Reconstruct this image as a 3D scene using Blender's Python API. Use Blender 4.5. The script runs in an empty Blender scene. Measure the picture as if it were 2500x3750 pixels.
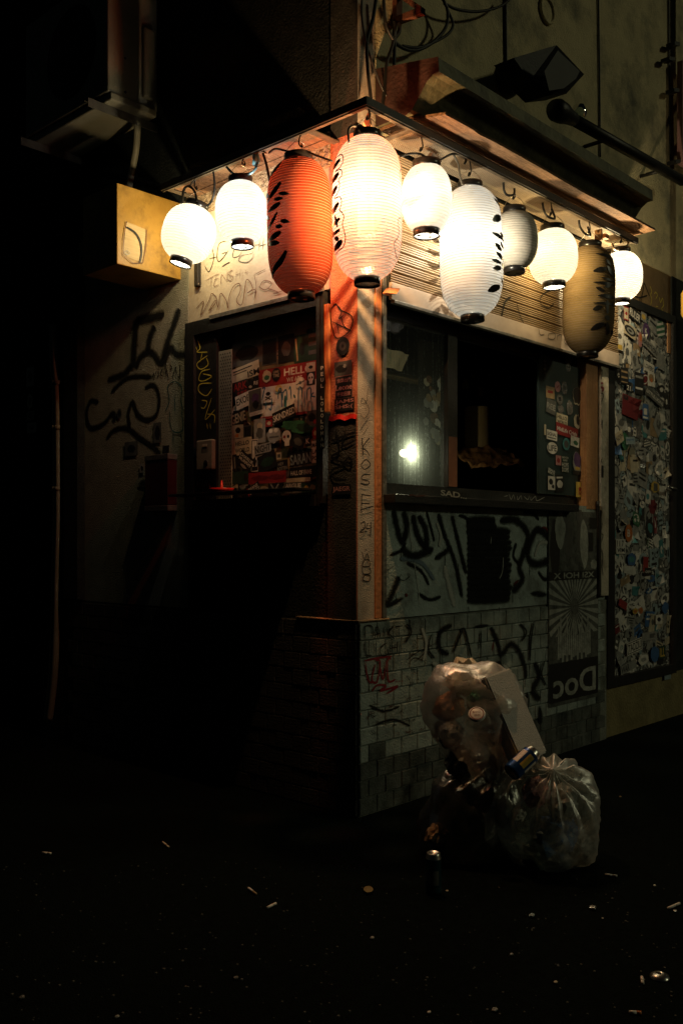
import bpy, bmesh, math, random
from mathutils import Vector, Matrix, noise
rnd = random.Random(7)
scene = bpy.context.scene
COL = scene.collection

# ------------------------------------------------------------------ camera
# World frame = the bar's own frame: the street corner of the bar is the origin,
# the right-hand facade is the plane Y=0, the left-hand facade the plane X=0.
F, CX, CY, CAMH = 3461.0, 1250.0, 1990.0, 1.16
_a = math.atan2(.681, .732)
FWD = Vector((math.cos(_a), math.sin(_a), 0)); RGT = Vector((math.sin(_a), -math.cos(_a), 0)); UP = Vector((0, 0, 1))
CAM = -(4.0*FWD + .0693*RGT) + Vector((0, 0, CAMH))
cd = bpy.data.cameras.new("camera"); cam = bpy.data.objects.new("camera", cd); COL.objects.link(cam)
cam.location = CAM; cam.rotation_euler = (math.pi/2, 0, _a - math.pi/2)
cd.sensor_fit = 'VERTICAL'; cd.sensor_height = 36; cd.lens = 36*F/3750; cd.shift_y = (CY-1875)/3750
cd.clip_start = .05; cd.clip_end = 400
scene.camera = cam

# ------------------------------------------------------------------ sky, street light from the right, exposure
SUN_DIR = Vector((.50, -.78, .40)).normalized()          # towards the light
W = bpy.data.worlds.new("World"); scene.world = W; W.use_nodes = True
wn = W.node_tree.nodes; wl = W.node_tree.links; wn.clear()
sky = wn.new('ShaderNodeTexSky'); sky.sky_type = 'NISHITA'; sky.sun_disc = False
sky.sun_elevation = math.radians(6); sky.sun_rotation = math.atan2(SUN_DIR.x, SUN_DIR.y)
bg = wn.new('ShaderNodeBackground'); bg.inputs['Strength'].default_value = .0014
wo = wn.new('ShaderNodeOutputWorld'); wl.new(sky.outputs[0], bg.inputs[0]); wl.new(bg.outputs[0], wo.inputs[0])
sd = bpy.data.lights.new("sun", 'SUN'); sun = bpy.data.objects.new("sun", sd); COL.objects.link(sun)
sd.energy = .19; sd.angle = math.radians(5); sd.color = (1.0, .97, .58)
sun.rotation_euler = SUN_DIR.to_track_quat('Z', 'Y').to_euler()
scene.view_settings.view_transform = 'Standard'; scene.view_settings.look = 'None'
scene.view_settings.exposure = 0; scene.view_settings.gamma = 1
scene.render.engine = 'CYCLES'
cy = scene.cycles
cy.use_denoising = True
try: cy.denoiser = 'OPENIMAGEDENOISE'
except Exception: pass
cy.max_bounces = 8; cy.diffuse_bounces = 4; cy.glossy_bounces = 3; cy.transmission_bounces = 5; cy.transparent_max_bounces = 24
cy.sample_clamp_indirect = 3; cy.caustics_reflective = False; cy.caustics_refractive = False

# ------------------------------------------------------------------ helpers: points
def ray(px, py): return FWD + RGT*((px-CX)/F) + UP*((CY-py)/F)
def onY(px, py, Y=0.): d = ray(px, py); return CAM + d*((Y-CAM.y)/d.y)
def onX(px, py, X=0.): d = ray(px, py); return CAM + d*((X-CAM.x)/d.x)
def onZ(px, py, Z=0.): d = ray(px, py); return CAM + d*((Z-CAM.z)/d.z)
def depth(p): return (p-CAM).dot(FWD)

class Plane:
    """a wall face: u runs to the right for someone facing it, v up, n outward"""
    def __init__(s, axis, c):
        s.axis, s.c = axis, c
        s.n = Vector((0,-1,0)) if axis == 'Y' else Vector((-1,0,0))
    def hit(s, px, py): return onY(px, py, s.c) if s.axis == 'Y' else onX(px, py, s.c)
    def uv(s, px, py):
        p = s.hit(px, py); return (p.x if s.axis == 'Y' else -p.y, p.z)
    def pt(s, u, v, n=0.):
        return Vector((u, s.c-n, v)) if s.axis == 'Y' else Vector((s.c-n, -u, v))

# ------------------------------------------------------------------ helpers: objects
def link(o, parent=None):
    COL.objects.link(o)
    if parent is not None: o.parent = parent
    return o
def tag(o, label, cat, group=None):
    o['label'] = label; o['category'] = cat
    if group: o['group'] = group
    return o
def thing(name, label, cat, loc=(0,0,0), group=None):
    o = bpy.data.objects.new(name, None); o.location = loc; o.empty_display_size = .1
    link(o); tag(o, label, cat, group); return o
def mesh(name, verts, faces, mats, parent=None, smooth=False, mi=None, local=False):
    me = bpy.data.meshes.new(name); me.from_pydata([tuple(v) for v in verts], [], faces)
    for m in (mats if isinstance(mats, (list, tuple)) else [mats]): me.materials.append(m)
    if mi: me.polygons.foreach_set('material_index', mi)
    if smooth: me.polygons.foreach_set('use_smooth', [True]*len(me.polygons))
    me.update()
    o = bpy.data.objects.new(name, me); link(o, parent)
    if local: return o
    if parent is not None and parent.type == 'EMPTY' and tuple(parent.location) != (0,0,0):
        me.transform(Matrix.Translation(-Vector(parent.location)))
    elif parent is not None and parent.parent is not None and parent.parent.type == 'EMPTY':
        me.transform(Matrix.Translation(-Vector(parent.parent.location)))
    return o
def box_geo(x0, x1, y0, y1, z0, z1):
    v = [(x,y,z) for x in (x0,x1) for y in (y0,y1) for z in (z0,z1)]
    f = [(0,1,3,2),(4,6,7,5),(0,4,5,1),(2,3,7,6),(0,2,6,4),(1,5,7,3)]
    return v, f
def box(name, mat, parent, x0, x1, y0, y1, z0, z1, bevel=0.):
    v, f = box_geo(min(x0,x1),max(x0,x1),min(y0,y1),max(y0,y1),min(z0,z1),max(z0,z1))
    o = mesh(name, v, f, mat, parent)
    if bevel:
        bm = bmesh.new(); bm.from_mesh(o.data)
        bmesh.ops.bevel(bm, geom=bm.edges[:], offset=bevel, segments=2, affect='EDGES', profile=.5)
        bm.to_mesh(o.data); bm.free()
    return o
class MB:
    def __init__(s): s.v, s.f, s.m = [], [], []
    def add(s, v, f, mi=0):
        b = len(s.v); s.v += [tuple(x) for x in v]; s.f += [tuple(i+b for i in t) for t in f]; s.m += [mi]*len(f); return s
    def box(s, *a, mi=0): return s.add(*box_geo(*a), mi)
    def obox(s, c, ax, ay, az, mi=0):
        """oriented box: centre and three half-axis vectors"""
        c, ax, ay, az = map(Vector, (c, ax, ay, az))
        v = [c+ax*i+ay*j+az*k for i in (-1,1) for j in (-1,1) for k in (-1,1)]
        return s.add(v, [(0,1,3,2),(4,6,7,5),(0,4,5,1),(2,3,7,6),(0,2,6,4),(1,5,7,3)], mi)
    def tube(s, pts, r, n=8, mi=0, caps=True):
        pts = [Vector(p) for p in pts]; rs = r if isinstance(r, (list, tuple)) else [r]*len(pts)
        t0 = (pts[1]-pts[0]).normalized(); ref = Vector((0,0,1)) if abs(t0.z) < .9 else Vector((1,0,0))
        nx = t0.cross(ref).normalized(); rings = []; V = []
        for i, p in enumerate(pts):
            t = (pts[min(i+1,len(pts)-1)]-pts[max(i-1,0)]).normalized()
            nx = (nx - t*nx.dot(t)).normalized(); ny = t.cross(nx)
            rings.append([len(V)+k for k in range(n)])
            V += [p + (nx*math.cos(2*math.pi*k/n)+ny*math.sin(2*math.pi*k/n))*rs[i] for k in range(n)]
        Fc = [(rings[i][k], rings[i][(k+1)%n], rings[i+1][(k+1)%n], rings[i+1][k]) for i in range(len(pts)-1) for k in range(n)]
        if caps: Fc += [tuple(reversed(rings[0])), tuple(rings[-1])]
        return s.add(V, Fc, mi)
    def lathe(s, prof, M, n=24, mi=0):
        """profile of (radius, height) spun about local z of matrix M"""
        V = [M @ Vector((r*math.cos(2*math.pi*k/n), r*math.sin(2*math.pi*k/n), h)) for r, h in prof for k in range(n)]
        Fc = [(i*n+k, i*n+(k+1)%n, (i+1)*n+(k+1)%n, (i+1)*n+k) for i in range(len(prof)-1) for k in range(n)]
        return s.add(V, Fc, mi)
    def build(s, name, mats, parent=None, smooth=False, local=False): return mesh(name, s.v, s.f, mats, parent, smooth, s.m, local)
def smooth_pts(pts, k=6):
    """Catmull-Rom through the control points (any dimension)"""
    P = [tuple(p) for p in pts]
    if len(P) < 3: return [tuple(a+(b-a)*t/4 for a, b in zip(P[0], P[1])) for t in range(5)]
    out = []
    for i in range(len(P)-1):
        p0, p1, p2, p3 = P[max(i-1,0)], P[i], P[i+1], P[min(i+2,len(P)-1)]
        for j in range(k):
            t = j/k
            out.append(tuple(.5*(2*b + (c-a)*t + (2*a-5*b+4*c-d)*t*t + (3*b-a-3*c+d)*t**3) for a,b,c,d in zip(p0,p1,p2,p3)))
    out.append(P[-1]); return out
def cable(name, label, pts, r, mat, parent=None, cat='cable', n=6, k=7):
    o = MB().tube(smooth_pts(pts, k), r, n).build(name, mat, parent, True)
    if parent is None: tag(o, label, cat)
    return o

# ------------------------------------------------------------------ helpers: materials
def nodes(name):
    m = bpy.data.materials.new(name); m.use_nodes = True
    nt = m.node_tree; nt.nodes.clear(); return m, nt
def N(nt, kind, **kw):
    n = nt.nodes.new(kind)
    for k, v in kw.items():
        if k in n.inputs: n.inputs[k].default_value = v
        else: setattr(n, k, v)
    return n
def c4(c): return (c[0], c[1], c[2], 1)
def mat(name, col, col2=None, scale=8., rough=.7, metal=0., bump=0., bscale=60., spec=.4, stretch=None, detail=5., lo=.35, hi=.65, dirt=None, dscale=3., world=False):
    """principled surface: two colours mixed by noise, optional dirt blotches and fine bump"""
    m, nt = nodes(name); L = nt.links
    out = N(nt, 'ShaderNodeOutputMaterial'); p = N(nt, 'ShaderNodeBsdfPrincipled'); L.new(p.outputs[0], out.inputs[0])
    p.inputs['Roughness'].default_value = rough; p.inputs['Metallic'].default_value = metal
    p.inputs['Specular IOR Level'].default_value = spec
    tc = N(nt, 'ShaderNodeTexCoord'); vec = OBJ = tc.outputs['Object']
    if world: vec = OBJ = N(nt, 'ShaderNodeNewGeometry').outputs['Position']
    if stretch:
        mp = N(nt, 'ShaderNodeMapping'); mp.inputs['Scale'].default_value = stretch; L.new(vec, mp.inputs[0]); vec = mp.outputs[0]
    if col2 is None: col2 = tuple(c*.75 for c in col)
    nz = N(nt, 'ShaderNodeTexNoise', Scale=scale, Detail=detail, Roughness=.6); L.new(vec, nz.inputs['Vector'])
    rp = N(nt, 'ShaderNodeValToRGB'); e = rp.color_ramp.elements
    e[0].position = lo; e[1].position = hi; e[0].color = c4(col2); e[1].color = c4(col); L.new(nz.outputs[0], rp.inputs[0])
    cout = rp.outputs[0]
    if dirt:
        dn = N(nt, 'ShaderNodeTexNoise', Scale=dscale, Detail=8., Roughness=.7); L.new(OBJ, dn.inputs['Vector'])
        dr = N(nt, 'ShaderNodeValToRGB'); dr.color_ramp.elements[0].position = .48; dr.color_ramp.elements[1].position = .68; L.new(dn.outputs[0], dr.inputs[0])
        mx = N(nt, 'ShaderNodeMix', data_type='RGBA'); L.new(dr.outputs[0], mx.inputs[0]); L.new(cout, mx.inputs[6]); mx.inputs[7].default_value = c4(dirt); cout = mx.outputs[2]
    L.new(cout, p.inputs['Base Color'])
    if bump:
        bn = N(nt, 'ShaderNodeTexNoise', Scale=bscale, Detail=3., Roughness=.55); L.new(OBJ, bn.inputs['Vector'])
        b = N(nt, 'ShaderNodeBump', Strength=min(1., bump), Distance=.01*max(1., bump)); L.new(bn.outputs[0], b.inputs['Height']); L.new(b.outputs[0], p.inputs['Normal'])
    return m
def spray_mat(name, col):
    """paint whose coverage thins to nothing at the stroke's edge (attribute 'cover')"""
    m, nt = nodes(name); L = nt.links
    out = N(nt, 'ShaderNodeOutputMaterial'); p = N(nt, 'ShaderNodeBsdfPrincipled', Roughness=.9); p.inputs['Base Color'].default_value = c4(col); p.inputs['Specular IOR Level'].default_value = .1
    tr = N(nt, 'ShaderNodeBsdfTransparent'); mx = N(nt, 'ShaderNodeMixShader')
    at = N(nt, 'ShaderNodeAttribute', attribute_name='cover'); tc = N(nt, 'ShaderNodeTexCoord')
    nz = N(nt, 'ShaderNodeTexNoise', Scale=170., Detail=4., Roughness=.7); L.new(tc.outputs['Object'], nz.inputs['Vector'])
    ad = N(nt, 'ShaderNodeMath', operation='ADD'); L.new(at.outputs['Fac'], ad.inputs[0]); L.new(nz.outputs[0], ad.inputs[1])
    rp = N(nt, 'ShaderNodeMapRange'); rp.inputs['From Min'].default_value = .75; rp.inputs['From Max'].default_value = 1.15; L.new(ad.outputs[0], rp.inputs['Value'])
    L.new(rp.outputs[0], mx.inputs[0]); L.new(tr.outputs[0], mx.inputs[1]); L.new(p.outputs[0], mx.inputs[2]); L.new(mx.outputs[0], out.inputs[0])
    return m
def paper_mat(name, trans, refl, clear, seam=0., rough=.8):
    """lantern paper: diffuse outside, translucent (colour trans), a share of clear openings"""
    m, nt = nodes(name); L = nt.links
    out = N(nt, 'ShaderNodeOutputMaterial'); tr = N(nt, 'ShaderNodeBsdfTransparent'); mx = N(nt, 'ShaderNodeMixShader')
    df = N(nt, 'ShaderNodeBsdfDiffuse'); tl = N(nt, 'ShaderNodeBsdfTranslucent'); ad = N(nt, 'ShaderNodeAddShader')
    tc = N(nt, 'ShaderNodeTexCoord')
    def vary(col, amt, sc, st):
        mp = N(nt, 'ShaderNodeMapping'); mp.inputs['Scale'].default_value = st; L.new(tc.outputs['Object'], mp.inputs[0])
        nz = N(nt, 'ShaderNodeTexNoise', Scale=sc, Detail=4., Roughness=.6); L.new(mp.outputs[0], nz.inputs['Vector'])
        rp = N(nt, 'ShaderNodeValToRGB'); rp.color_ramp.elements[0].position = .3; rp.color_ramp.elements[1].position = .7
        rp.color_ramp.elements[0].color = c4(tuple(c*(1-amt) for c in col)); rp.color_ramp.elements[1].color = c4(col); L.new(nz.outputs[0], rp.inputs[0]); return rp.outputs[0]
    tcol = vary(trans, .3, 6., (1,1,1.6)); dcol = vary(refl, .3, 7., (1,1,3))
    if seam:
        sp = N(nt, 'ShaderNodeSeparateXYZ'); L.new(tc.outputs['Object'], sp.inputs[0])
        at = N(nt, 'ShaderNodeMath', operation='ARCTAN2'); L.new(sp.outputs[1], at.inputs[0]); L.new(sp.outputs[0], at.inputs[1])
        ml = N(nt, 'ShaderNodeMath', operation='MULTIPLY'); ml.inputs[1].default_value = 8/(2*math.pi); L.new(at.outputs[0], ml.inputs[0])
        fr = N(nt, 'ShaderNodeMath', operation='FRACT'); L.new(ml.outputs[0], fr.inputs[0])
        lt = N(nt, 'ShaderNodeMath', operation='LESS_THAN'); lt.inputs[1].default_value = .16; L.new(fr.outputs[0], lt.inputs[0])
        sm = N(nt, 'ShaderNodeMix', data_type='RGBA'); L.new(lt.outputs[0], sm.inputs[0]); L.new(tcol, sm.inputs[6])
        k = 1-seam; sm.inputs[7].default_value = c4((trans[0]*k, trans[1]*k*.97, trans[2]*k*.9)); tcol = sm.outputs[2]
    ge = N(nt, 'ShaderNodeNewGeometry'); bk = N(nt, 'ShaderNodeMix', data_type='RGBA'); L.new(ge.outputs['Backfacing'], bk.inputs[0]); L.new(dcol, bk.inputs[6])
    bk.inputs[7].default_value = c4(tuple(x*.04 for x in refl)); dcol = bk.outputs[2]      # inner face darkened to cut the bulb's bounce, pale outside
    L.new(dcol, df.inputs[0]); L.new(tcol, tl.inputs[0])
    L.new(df.outputs[0], ad.inputs[0]); L.new(tl.outputs[0], ad.inputs[1])
    mx.inputs[0].default_value = clear; L.new(ad.outputs[0], mx.inputs[1]); L.new(tr.outputs[0], mx.inputs[2]); L.new(mx.outputs[0], out.inputs[0])
    return m
def film_mat(name, tint, thru, rough=.25, wash=.5):
    """thin clear plastic: mostly see-through, milky where creased, glossy"""
    m, nt = nodes(name); L = nt.links
    out = N(nt, 'ShaderNodeOutputMaterial'); tr = N(nt, 'ShaderNodeBsdfTransparent'); tr.inputs[0].default_value = c4((.93,.95,.93))
    df = N(nt, 'ShaderNodeBsdfDiffuse'); df.inputs[0].default_value = c4(tint); tl = N(nt, 'ShaderNodeBsdfTranslucent'); tl.inputs[0].default_value = c4(tint)
    a1 = N(nt, 'ShaderNodeMixShader', Fac=wash); L.new(df.outputs[0], a1.inputs[1]); L.new(tl.outputs[0], a1.inputs[2])
    tc = N(nt, 'ShaderNodeTexCoord'); nz = N(nt, 'ShaderNodeTexNoise', Scale=14., Detail=6., Roughness=.65, Distortion=1.2); L.new(tc.outputs['Object'], nz.inputs['Vector'])
    mr = N(nt, 'ShaderNodeMapRange'); mr.inputs['From Min'].default_value = .35; mr.inputs['From Max'].default_value = .7
    mr.inputs['To Min'].default_value = min(1,thru+.2); mr.inputs['To Max'].default_value = max(0,thru-.25); L.new(nz.outputs[0], mr.inputs['Value'])
    mx = N(nt, 'ShaderNodeMixShader'); L.new(mr.outputs[0], mx.inputs[0]); L.new(a1.outputs[0], mx.inputs[1]); L.new(tr.outputs[0], mx.inputs[2])
    gl = N(nt, 'ShaderNodeBsdfGlossy', Roughness=rough); gl.inputs[0].default_value = (.9,.9,.9,1)
    fr = N(nt, 'ShaderNodeFresnel', IOR=1.45); bn = N(nt, 'ShaderNodeBump', Strength=.6, Distance=.01); L.new(nz.outputs[0], bn.inputs['Height'])
    L.new(bn.outputs[0], gl.inputs['Normal'])
    hf = N(nt, 'ShaderNodeMath', operation='MULTIPLY'); hf.inputs[1].default_value = .45; L.new(fr.outputs[0], hf.inputs[0]); m2 = N(nt, 'ShaderNodeMixShader'); L.new(hf.outputs[0], m2.inputs[0]); L.new(mx.outputs[0], m2.inputs[1]); L.new(gl.outputs[0], m2.inputs[2])
    L.new(m2.outputs[0], out.inputs[0]); return m
def emit_mat(name, col, s):
    m, nt = nodes(name); e = N(nt, 'ShaderNodeEmission', Strength=s); e.inputs[0].default_value = c4(col)
    out = N(nt, 'ShaderNodeOutputMaterial'); nt.links.new(e.outputs[0], out.inputs[0]); return m
M = {}
M['asphalt'] = mat('asphalt', (.0035,.007,.0062), (.0015,.0032,.0028), 30, 1., bump=1.5, bscale=160, spec=.05)
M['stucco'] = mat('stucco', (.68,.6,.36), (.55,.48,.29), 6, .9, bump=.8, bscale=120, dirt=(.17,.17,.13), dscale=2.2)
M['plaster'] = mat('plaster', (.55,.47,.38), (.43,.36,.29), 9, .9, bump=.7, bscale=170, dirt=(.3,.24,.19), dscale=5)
M['terracotta'] = mat('terracotta', (.55,.19,.1), (.44,.13,.065), 9, .9, bump=.7, bscale=170, dirt=(.3,.12,.08), dscale=6)
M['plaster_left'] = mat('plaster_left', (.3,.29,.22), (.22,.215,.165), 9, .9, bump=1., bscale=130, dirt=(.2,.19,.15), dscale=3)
M['panel_white'] = mat('panel_white', (.42,.37,.28), (.35,.3,.225), 4, .6, bump=.15, bscale=30, dirt=(.31,.26,.19), dscale=3.5)
M['ceiling_plaster'] = mat('ceiling_plaster', (.38,.29,.19), (.26,.19,.12), 14, .95, bump=3, bscale=45)
M['lower_panel'] = mat('lower_panel', (.42,.52,.5), (.3,.38,.365), 5, .75, bump=.5, bscale=90, dirt=(.1,.11,.1), dscale=4)
M['dark_sheet'] = mat('dark_sheet', (.06,.06,.055), (.035,.035,.032), 10, .85, bump=.5, bscale=120, spec=.15)
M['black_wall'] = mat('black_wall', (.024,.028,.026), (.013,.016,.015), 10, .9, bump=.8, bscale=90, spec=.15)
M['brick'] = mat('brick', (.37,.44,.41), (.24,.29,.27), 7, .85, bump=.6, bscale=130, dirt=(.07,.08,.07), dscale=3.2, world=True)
M['brick_base_dim'] = mat('brick_base_dim', (.13,.15,.14), (.055,.065,.06), 7, .9, bump=.6, bscale=130, dirt=(.02,.023,.02), dscale=5, world=True, spec=.2)
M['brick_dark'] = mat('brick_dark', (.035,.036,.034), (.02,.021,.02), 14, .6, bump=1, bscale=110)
M['mortar'] = mat('mortar', (.3,.32,.28), (.18,.2,.17), 7, .95, bump=1, bscale=120, dirt=(.06,.07,.06), dscale=3.2, world=True)
M['slat'] = mat('slat', (.31,.225,.13), (.23,.165,.09), 5, .5, bump=.1, bscale=60, dirt=(.3,.24,.17), dscale=4)
M['band'] = mat('band', (.46,.38,.31), (.38,.31,.25), 5, .45, dirt=(.36,.3,.24), dscale=6)
M['black_metal'] = mat('black_metal', (.018,.018,.017), (.01,.01,.01), 12, .45, .2, bump=.2, bscale=80)
M['frame_metal'] = mat('frame_metal', (.14,.115,.085), (.07,.055,.04), 16, .55, .4, bump=.4, bscale=90)
M['grey_metal'] = mat('grey_metal', (.2,.19,.17), (.12,.115,.1), 18, .45, .5, bump=.3)
M['hood'] = mat('hood', (.15,.15,.09), (.085,.085,.05), 8, .55, .2, bump=.5, bscale=40, dirt=(.05,.05,.035), dscale=5)
M['hood_dark'] = mat('hood_dark', (.05,.022,.017), (.025,.012,.01), 8, .6, bump=.5)
M['wood_old'] = mat('wood_old', (.22,.12,.06), (.09,.045,.022), 10, .8, bump=1, bscale=50, stretch=(1,12,12))
M['wood_post'] = mat('wood_post', (.42,.22,.09), (.32,.15,.06), 12, .55, bump=.4, stretch=(14,14,1))
M['orange_post'] = mat('orange_post', (.62,.24,.09), (.5,.17,.06), 9, .5, bump=.3, stretch=(8,8,1))
M['white_post'] = mat('white_post', (.6,.56,.45), (.48,.44,.35), 9, .55, bump=.4, dirt=(.25,.21,.16), dscale=8)
M['cable'] = mat('cable', (.014,.014,.013), None, 5, .5)
M['cable_grey'] = mat('cable_grey', (.12,.11,.095), None, 5, .5)
M['wire'] = mat('wire', (.5,.42,.32), None, 5, .35, .8)
M['hook'] = mat('hook', (.02,.02,.02), None, 9, .4, .4)
M['tape_blue'] = mat('tape_blue', (.12,.32,.4), (.08,.22,.3), 20, .35)
M['ink'] = mat('ink', (.012,.012,.012), (.006,.006,.006), 30, .35)
M['ink_red'] = mat('ink_red', (.22,.012,.02), None, 30, .4)
M['ink_brown'] = mat('ink_brown', (.1,.03,.02), None, 30, .5)
M['ink_yellow'] = mat('ink_yellow', (.55,.45,.06), None, 30, .4)
M['ink_pale'] = mat('ink_pale', (.5,.5,.46), None, 30, .5)
M['ink_blue'] = mat('ink_blue', (.03,.09,.2), (.03,.16,.2), 30, .5)
M['ink_teal'] = mat('ink_teal', (.02,.12,.13), None, 30, .5)
M['spray_black'] = spray_mat('spray_black', (.012,.013,.013))
M['spray_pale'] = spray_mat('spray_pale', (.42,.45,.42))
M['spray_blue'] = spray_mat('spray_blue', (.16,.22,.27))
M['spray_red'] = spray_mat('spray_red', (.14,.03,.025))
M['spray_teal'] = spray_mat('spray_teal', (.02,.1,.11))
M['lantern_black'] = mat('lantern_black', (.014,.013,.013), None, 8, .28, spec=.6)
M['plastic_beige'] = mat('plastic_beige', (.26,.245,.18), (.2,.185,.135), 8, .5, bump=.1, dirt=(.25,.22,.16), dscale=5)
M['yellow_sign'] = mat('yellow_sign', (.42,.25,.045), (.32,.18,.03), 7, .5, bump=.15, dirt=(.17,.095,.02), dscale=7)
M['ply'] = mat('ply', (.5,.38,.2), (.4,.29,.14), 10, .6, stretch=(1,1,12))
M['interior'] = mat('interior', (.03,.028,.022), (.015,.014,.012), 5, .8)
M['interior_yellow'] = mat('interior_yellow', (.6,.47,.22), (.45,.33,.14), 6, .7)
M['paper_old'] = mat('paper_old', (.55,.49,.33), (.42,.37,.24), 8, .8, bump=.4, bscale=20)
M['steel'] = mat('steel', (.5,.5,.48), (.35,.35,.33), 20, .28, .95)
M['red_plastic'] = mat('red_plastic', (.5,.02,.015), None, 8, .3)
M['red_dark'] = mat('red_dark', (.05,.006,.008), None, 6, .45)
PAL = {}
for nme, c in dict(white=(.72,.71,.66), cream=(.55,.49,.36), grey=(.3,.31,.3), dgrey=(.1,.105,.1), black=(.016,.016,.016), red=(.3,.028,.028), dred=(.16,.015,.02),
                   yellow=(.6,.42,.08), orange=(.55,.17,.04), teal=(.06,.24,.26), blue=(.05,.14,.34), green=(.04,.16,.08), dgreen=(.02,.05,.03),
                   purple=(.1,.05,.16), pink=(.5,.24,.24), kraft=(.34,.24,.13), silver=(.5,.5,.5), lblue=(.3,.4,.44)).items():
    PAL[nme] = mat('sticker_'+nme, c, tuple(x*.72 for x in c), 30, .25 if nme == 'silver' else .42, .8 if nme == 'silver' else 0., bump=.25 if nme == 'silver' else .08, bscale=90)

# ------------------------------------------------------------------ helpers: marks on flat faces
_layer = [0]
def lift():
    _layer[0] = (_layer[0]+1) % 40; return .0012 + _layer[0]*.00009
def stroke(parent, pl, pts, w, m, spray=False, name='graffiti', k=6, taper=True):
    """painted or inked stroke: list of strokes in photo pixels, width in pixels at that spot"""
    strokes = pts if isinstance(pts[0][0], (tuple, list)) else [pts]
    if w >= 3.3 and len(strokes) > 1:
        for st in strokes: o = stroke(parent, pl, [st], w, m, spray, name, k, taper)
        return o
    V, Fc, A = [], [], []
    for st in strokes:
        uv = [pl.uv(*p) for p in st]
        z = depth(pl.hit(*st[0])); hw = w*.5*z/F
        P = smooth_pts(uv, k); n0 = lift(); nb = len(V); cross = (-1,-.55,0,.55,1) if spray else (-1,1)
        for i, p in enumerate(P):
            a, b = P[max(i-1,0)], P[min(i+1,len(P)-1)]
            t = Vector((b[0]-a[0], b[1]-a[1]));
            if t.length < 1e-7: t = Vector((1,0))
            t.normalize(); nn = Vector((-t.y, t.x))
            e = min(i, len(P)-1-i)/2.; hh = hw*(min(1., .45+.55*e) if taper else 1.)*(1+(.3 if spray else .15)*noise.noise((p[0]*38, p[1]*38, 3.)))
            for c in cross:
                V.append(pl.pt(p[0]+nn.x*c*hh, p[1]+nn.y*c*hh, n0+i*.00002))
                A.append(0. if abs(c) == 1 or i in (0, len(P)-1) else (.42 if c else .8))
        nc = len(cross)
        Fc += [(nb+i*nc+j, nb+i*nc+j+1, nb+(i+1)*nc+j+1, nb+(i+1)*nc+j) for i in range(len(P)-1) for j in range(nc-1)]
    o = mesh(name, V, Fc, m, parent)
    if spray:
        at = o.data.attributes.new('cover', 'FLOAT', 'POINT'); at.data.foreach_set('value', A)
    return o
def poly(parent, pl, pts, m, name='graffiti'):
    V = [pl.pt(*pl.uv(*p), lift()*0+.0011) for p in pts]; return mesh(name, V, [tuple(range(len(V)))], m, parent)
_tc = {}
def text2d(s, fat=0.):
    """outline of a line of lettering as 2-D verts/faces, scaled to a unit box"""
    if (s, fat) in _tc: return _tc[(s, fat)]
    cu = bpy.data.curves.new('t', 'FONT'); cu.body = s; cu.offset = fat; cu.resolution_u = 3
    ob = bpy.data.objects.new('t', cu); me = bpy.data.meshes.new_from_object(ob)
    V = [(v.co.x, v.co.y) for v in me.vertices]; Fc = [tuple(p.vertices) for p in me.polygons]
    bpy.data.meshes.remove(me); bpy.data.objects.remove(ob); bpy.data.curves.remove(cu)
    if not V: return [], []
    x0, x1 = min(v[0] for v in V), max(v[0] for v in V); y0, y1 = min(v[1] for v in V), max(v[1] for v in V)
    V = [((v[0]-x0)/max(x1-x0,1e-6)-.5, (v[1]-y0)/max(y1-y0,1e-6)-.5) for v in V]
    _tc[(s, fat)] = (V, Fc); return V, Fc
def shape2d(kind, seed=0):
    if kind == 'rect': return [(x/3-.5, y/3-.5) for y in range(4) for x in range(4)], [(y*4+x, y*4+x+1, y*4+x+5, y*4+x+4) for y in range(3) for x in range(3)]
    r = random.Random(seed); n = 20
    rad = [(.5 if kind == 'round' else .5*(.78+.22*r.random())) for _ in range(n)]
    return [(0,0)]+[(rad[k]*math.cos(2*math.pi*k/n), rad[k]*math.sin(2*math.pi*k/n)) for k in range(n)], [(0, 1+k, 1+(k+1)%n) for k in range(n)]
def sticker(parent, pl, cuv, w, h, rot, bgm, items=(), kind='rect', curl=0., seed=0, n0=None, name='sticker'):
    """flat sticker or poster; items = (string or shape, material, x, y, w, h, rot) in the sticker's own unit box"""
    r = random.Random(seed*31+5); ca, sa = math.cos(rot), math.sin(rot); n0 = lift() if n0 is None else n0
    V, Fc, mi, mats = [], [], [], [bgm]
    def put(v2, f2, m, z):
        if m not in mats: mats.append(m)
        b = len(V)
        for x, y in v2: V.append(pl.pt(cuv[0]+(x*w)*ca-(y*h)*sa, cuv[1]+(x*w)*sa+(y*h)*ca, n0+z(x,y)))
        Fc.extend(tuple(i+b for i in t) for t in f2); mi.extend([mats.index(m)]*len(f2))
    cx, cyy = r.choice((-1,1)), r.choice((-1,1)); cl = curl*r.random()
    bend = lambda x, y: cl*max(0., (x*cx+y*cyy)-.25)**2*2.2 + .0006*noise.noise((x*5+seed, y*5, seed*.7))*(1 if curl else 0)
    v2, f2 = shape2d(kind, seed); put(v2, f2, bgm, bend)
    for j, it in enumerate(items):
        s, m, x, y, ww, hh = it[:6]; ro = it[6] if len(it) > 6 else 0.
        v2, f2 = shape2d(s[1:], seed+j) if s.startswith('#') else text2d(s, .02)
        q = [((a*ww*math.cos(ro)-b*hh*math.sin(ro))+x, (a*ww*math.sin(ro)+b*hh*math.cos(ro))+y) for a, b in v2]
        put(q, f2, m, lambda x, y, j=j: bend(x, y)+.00018+.00008*j)
    return mesh(name, V, Fc, mats, parent, False, mi)
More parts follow.
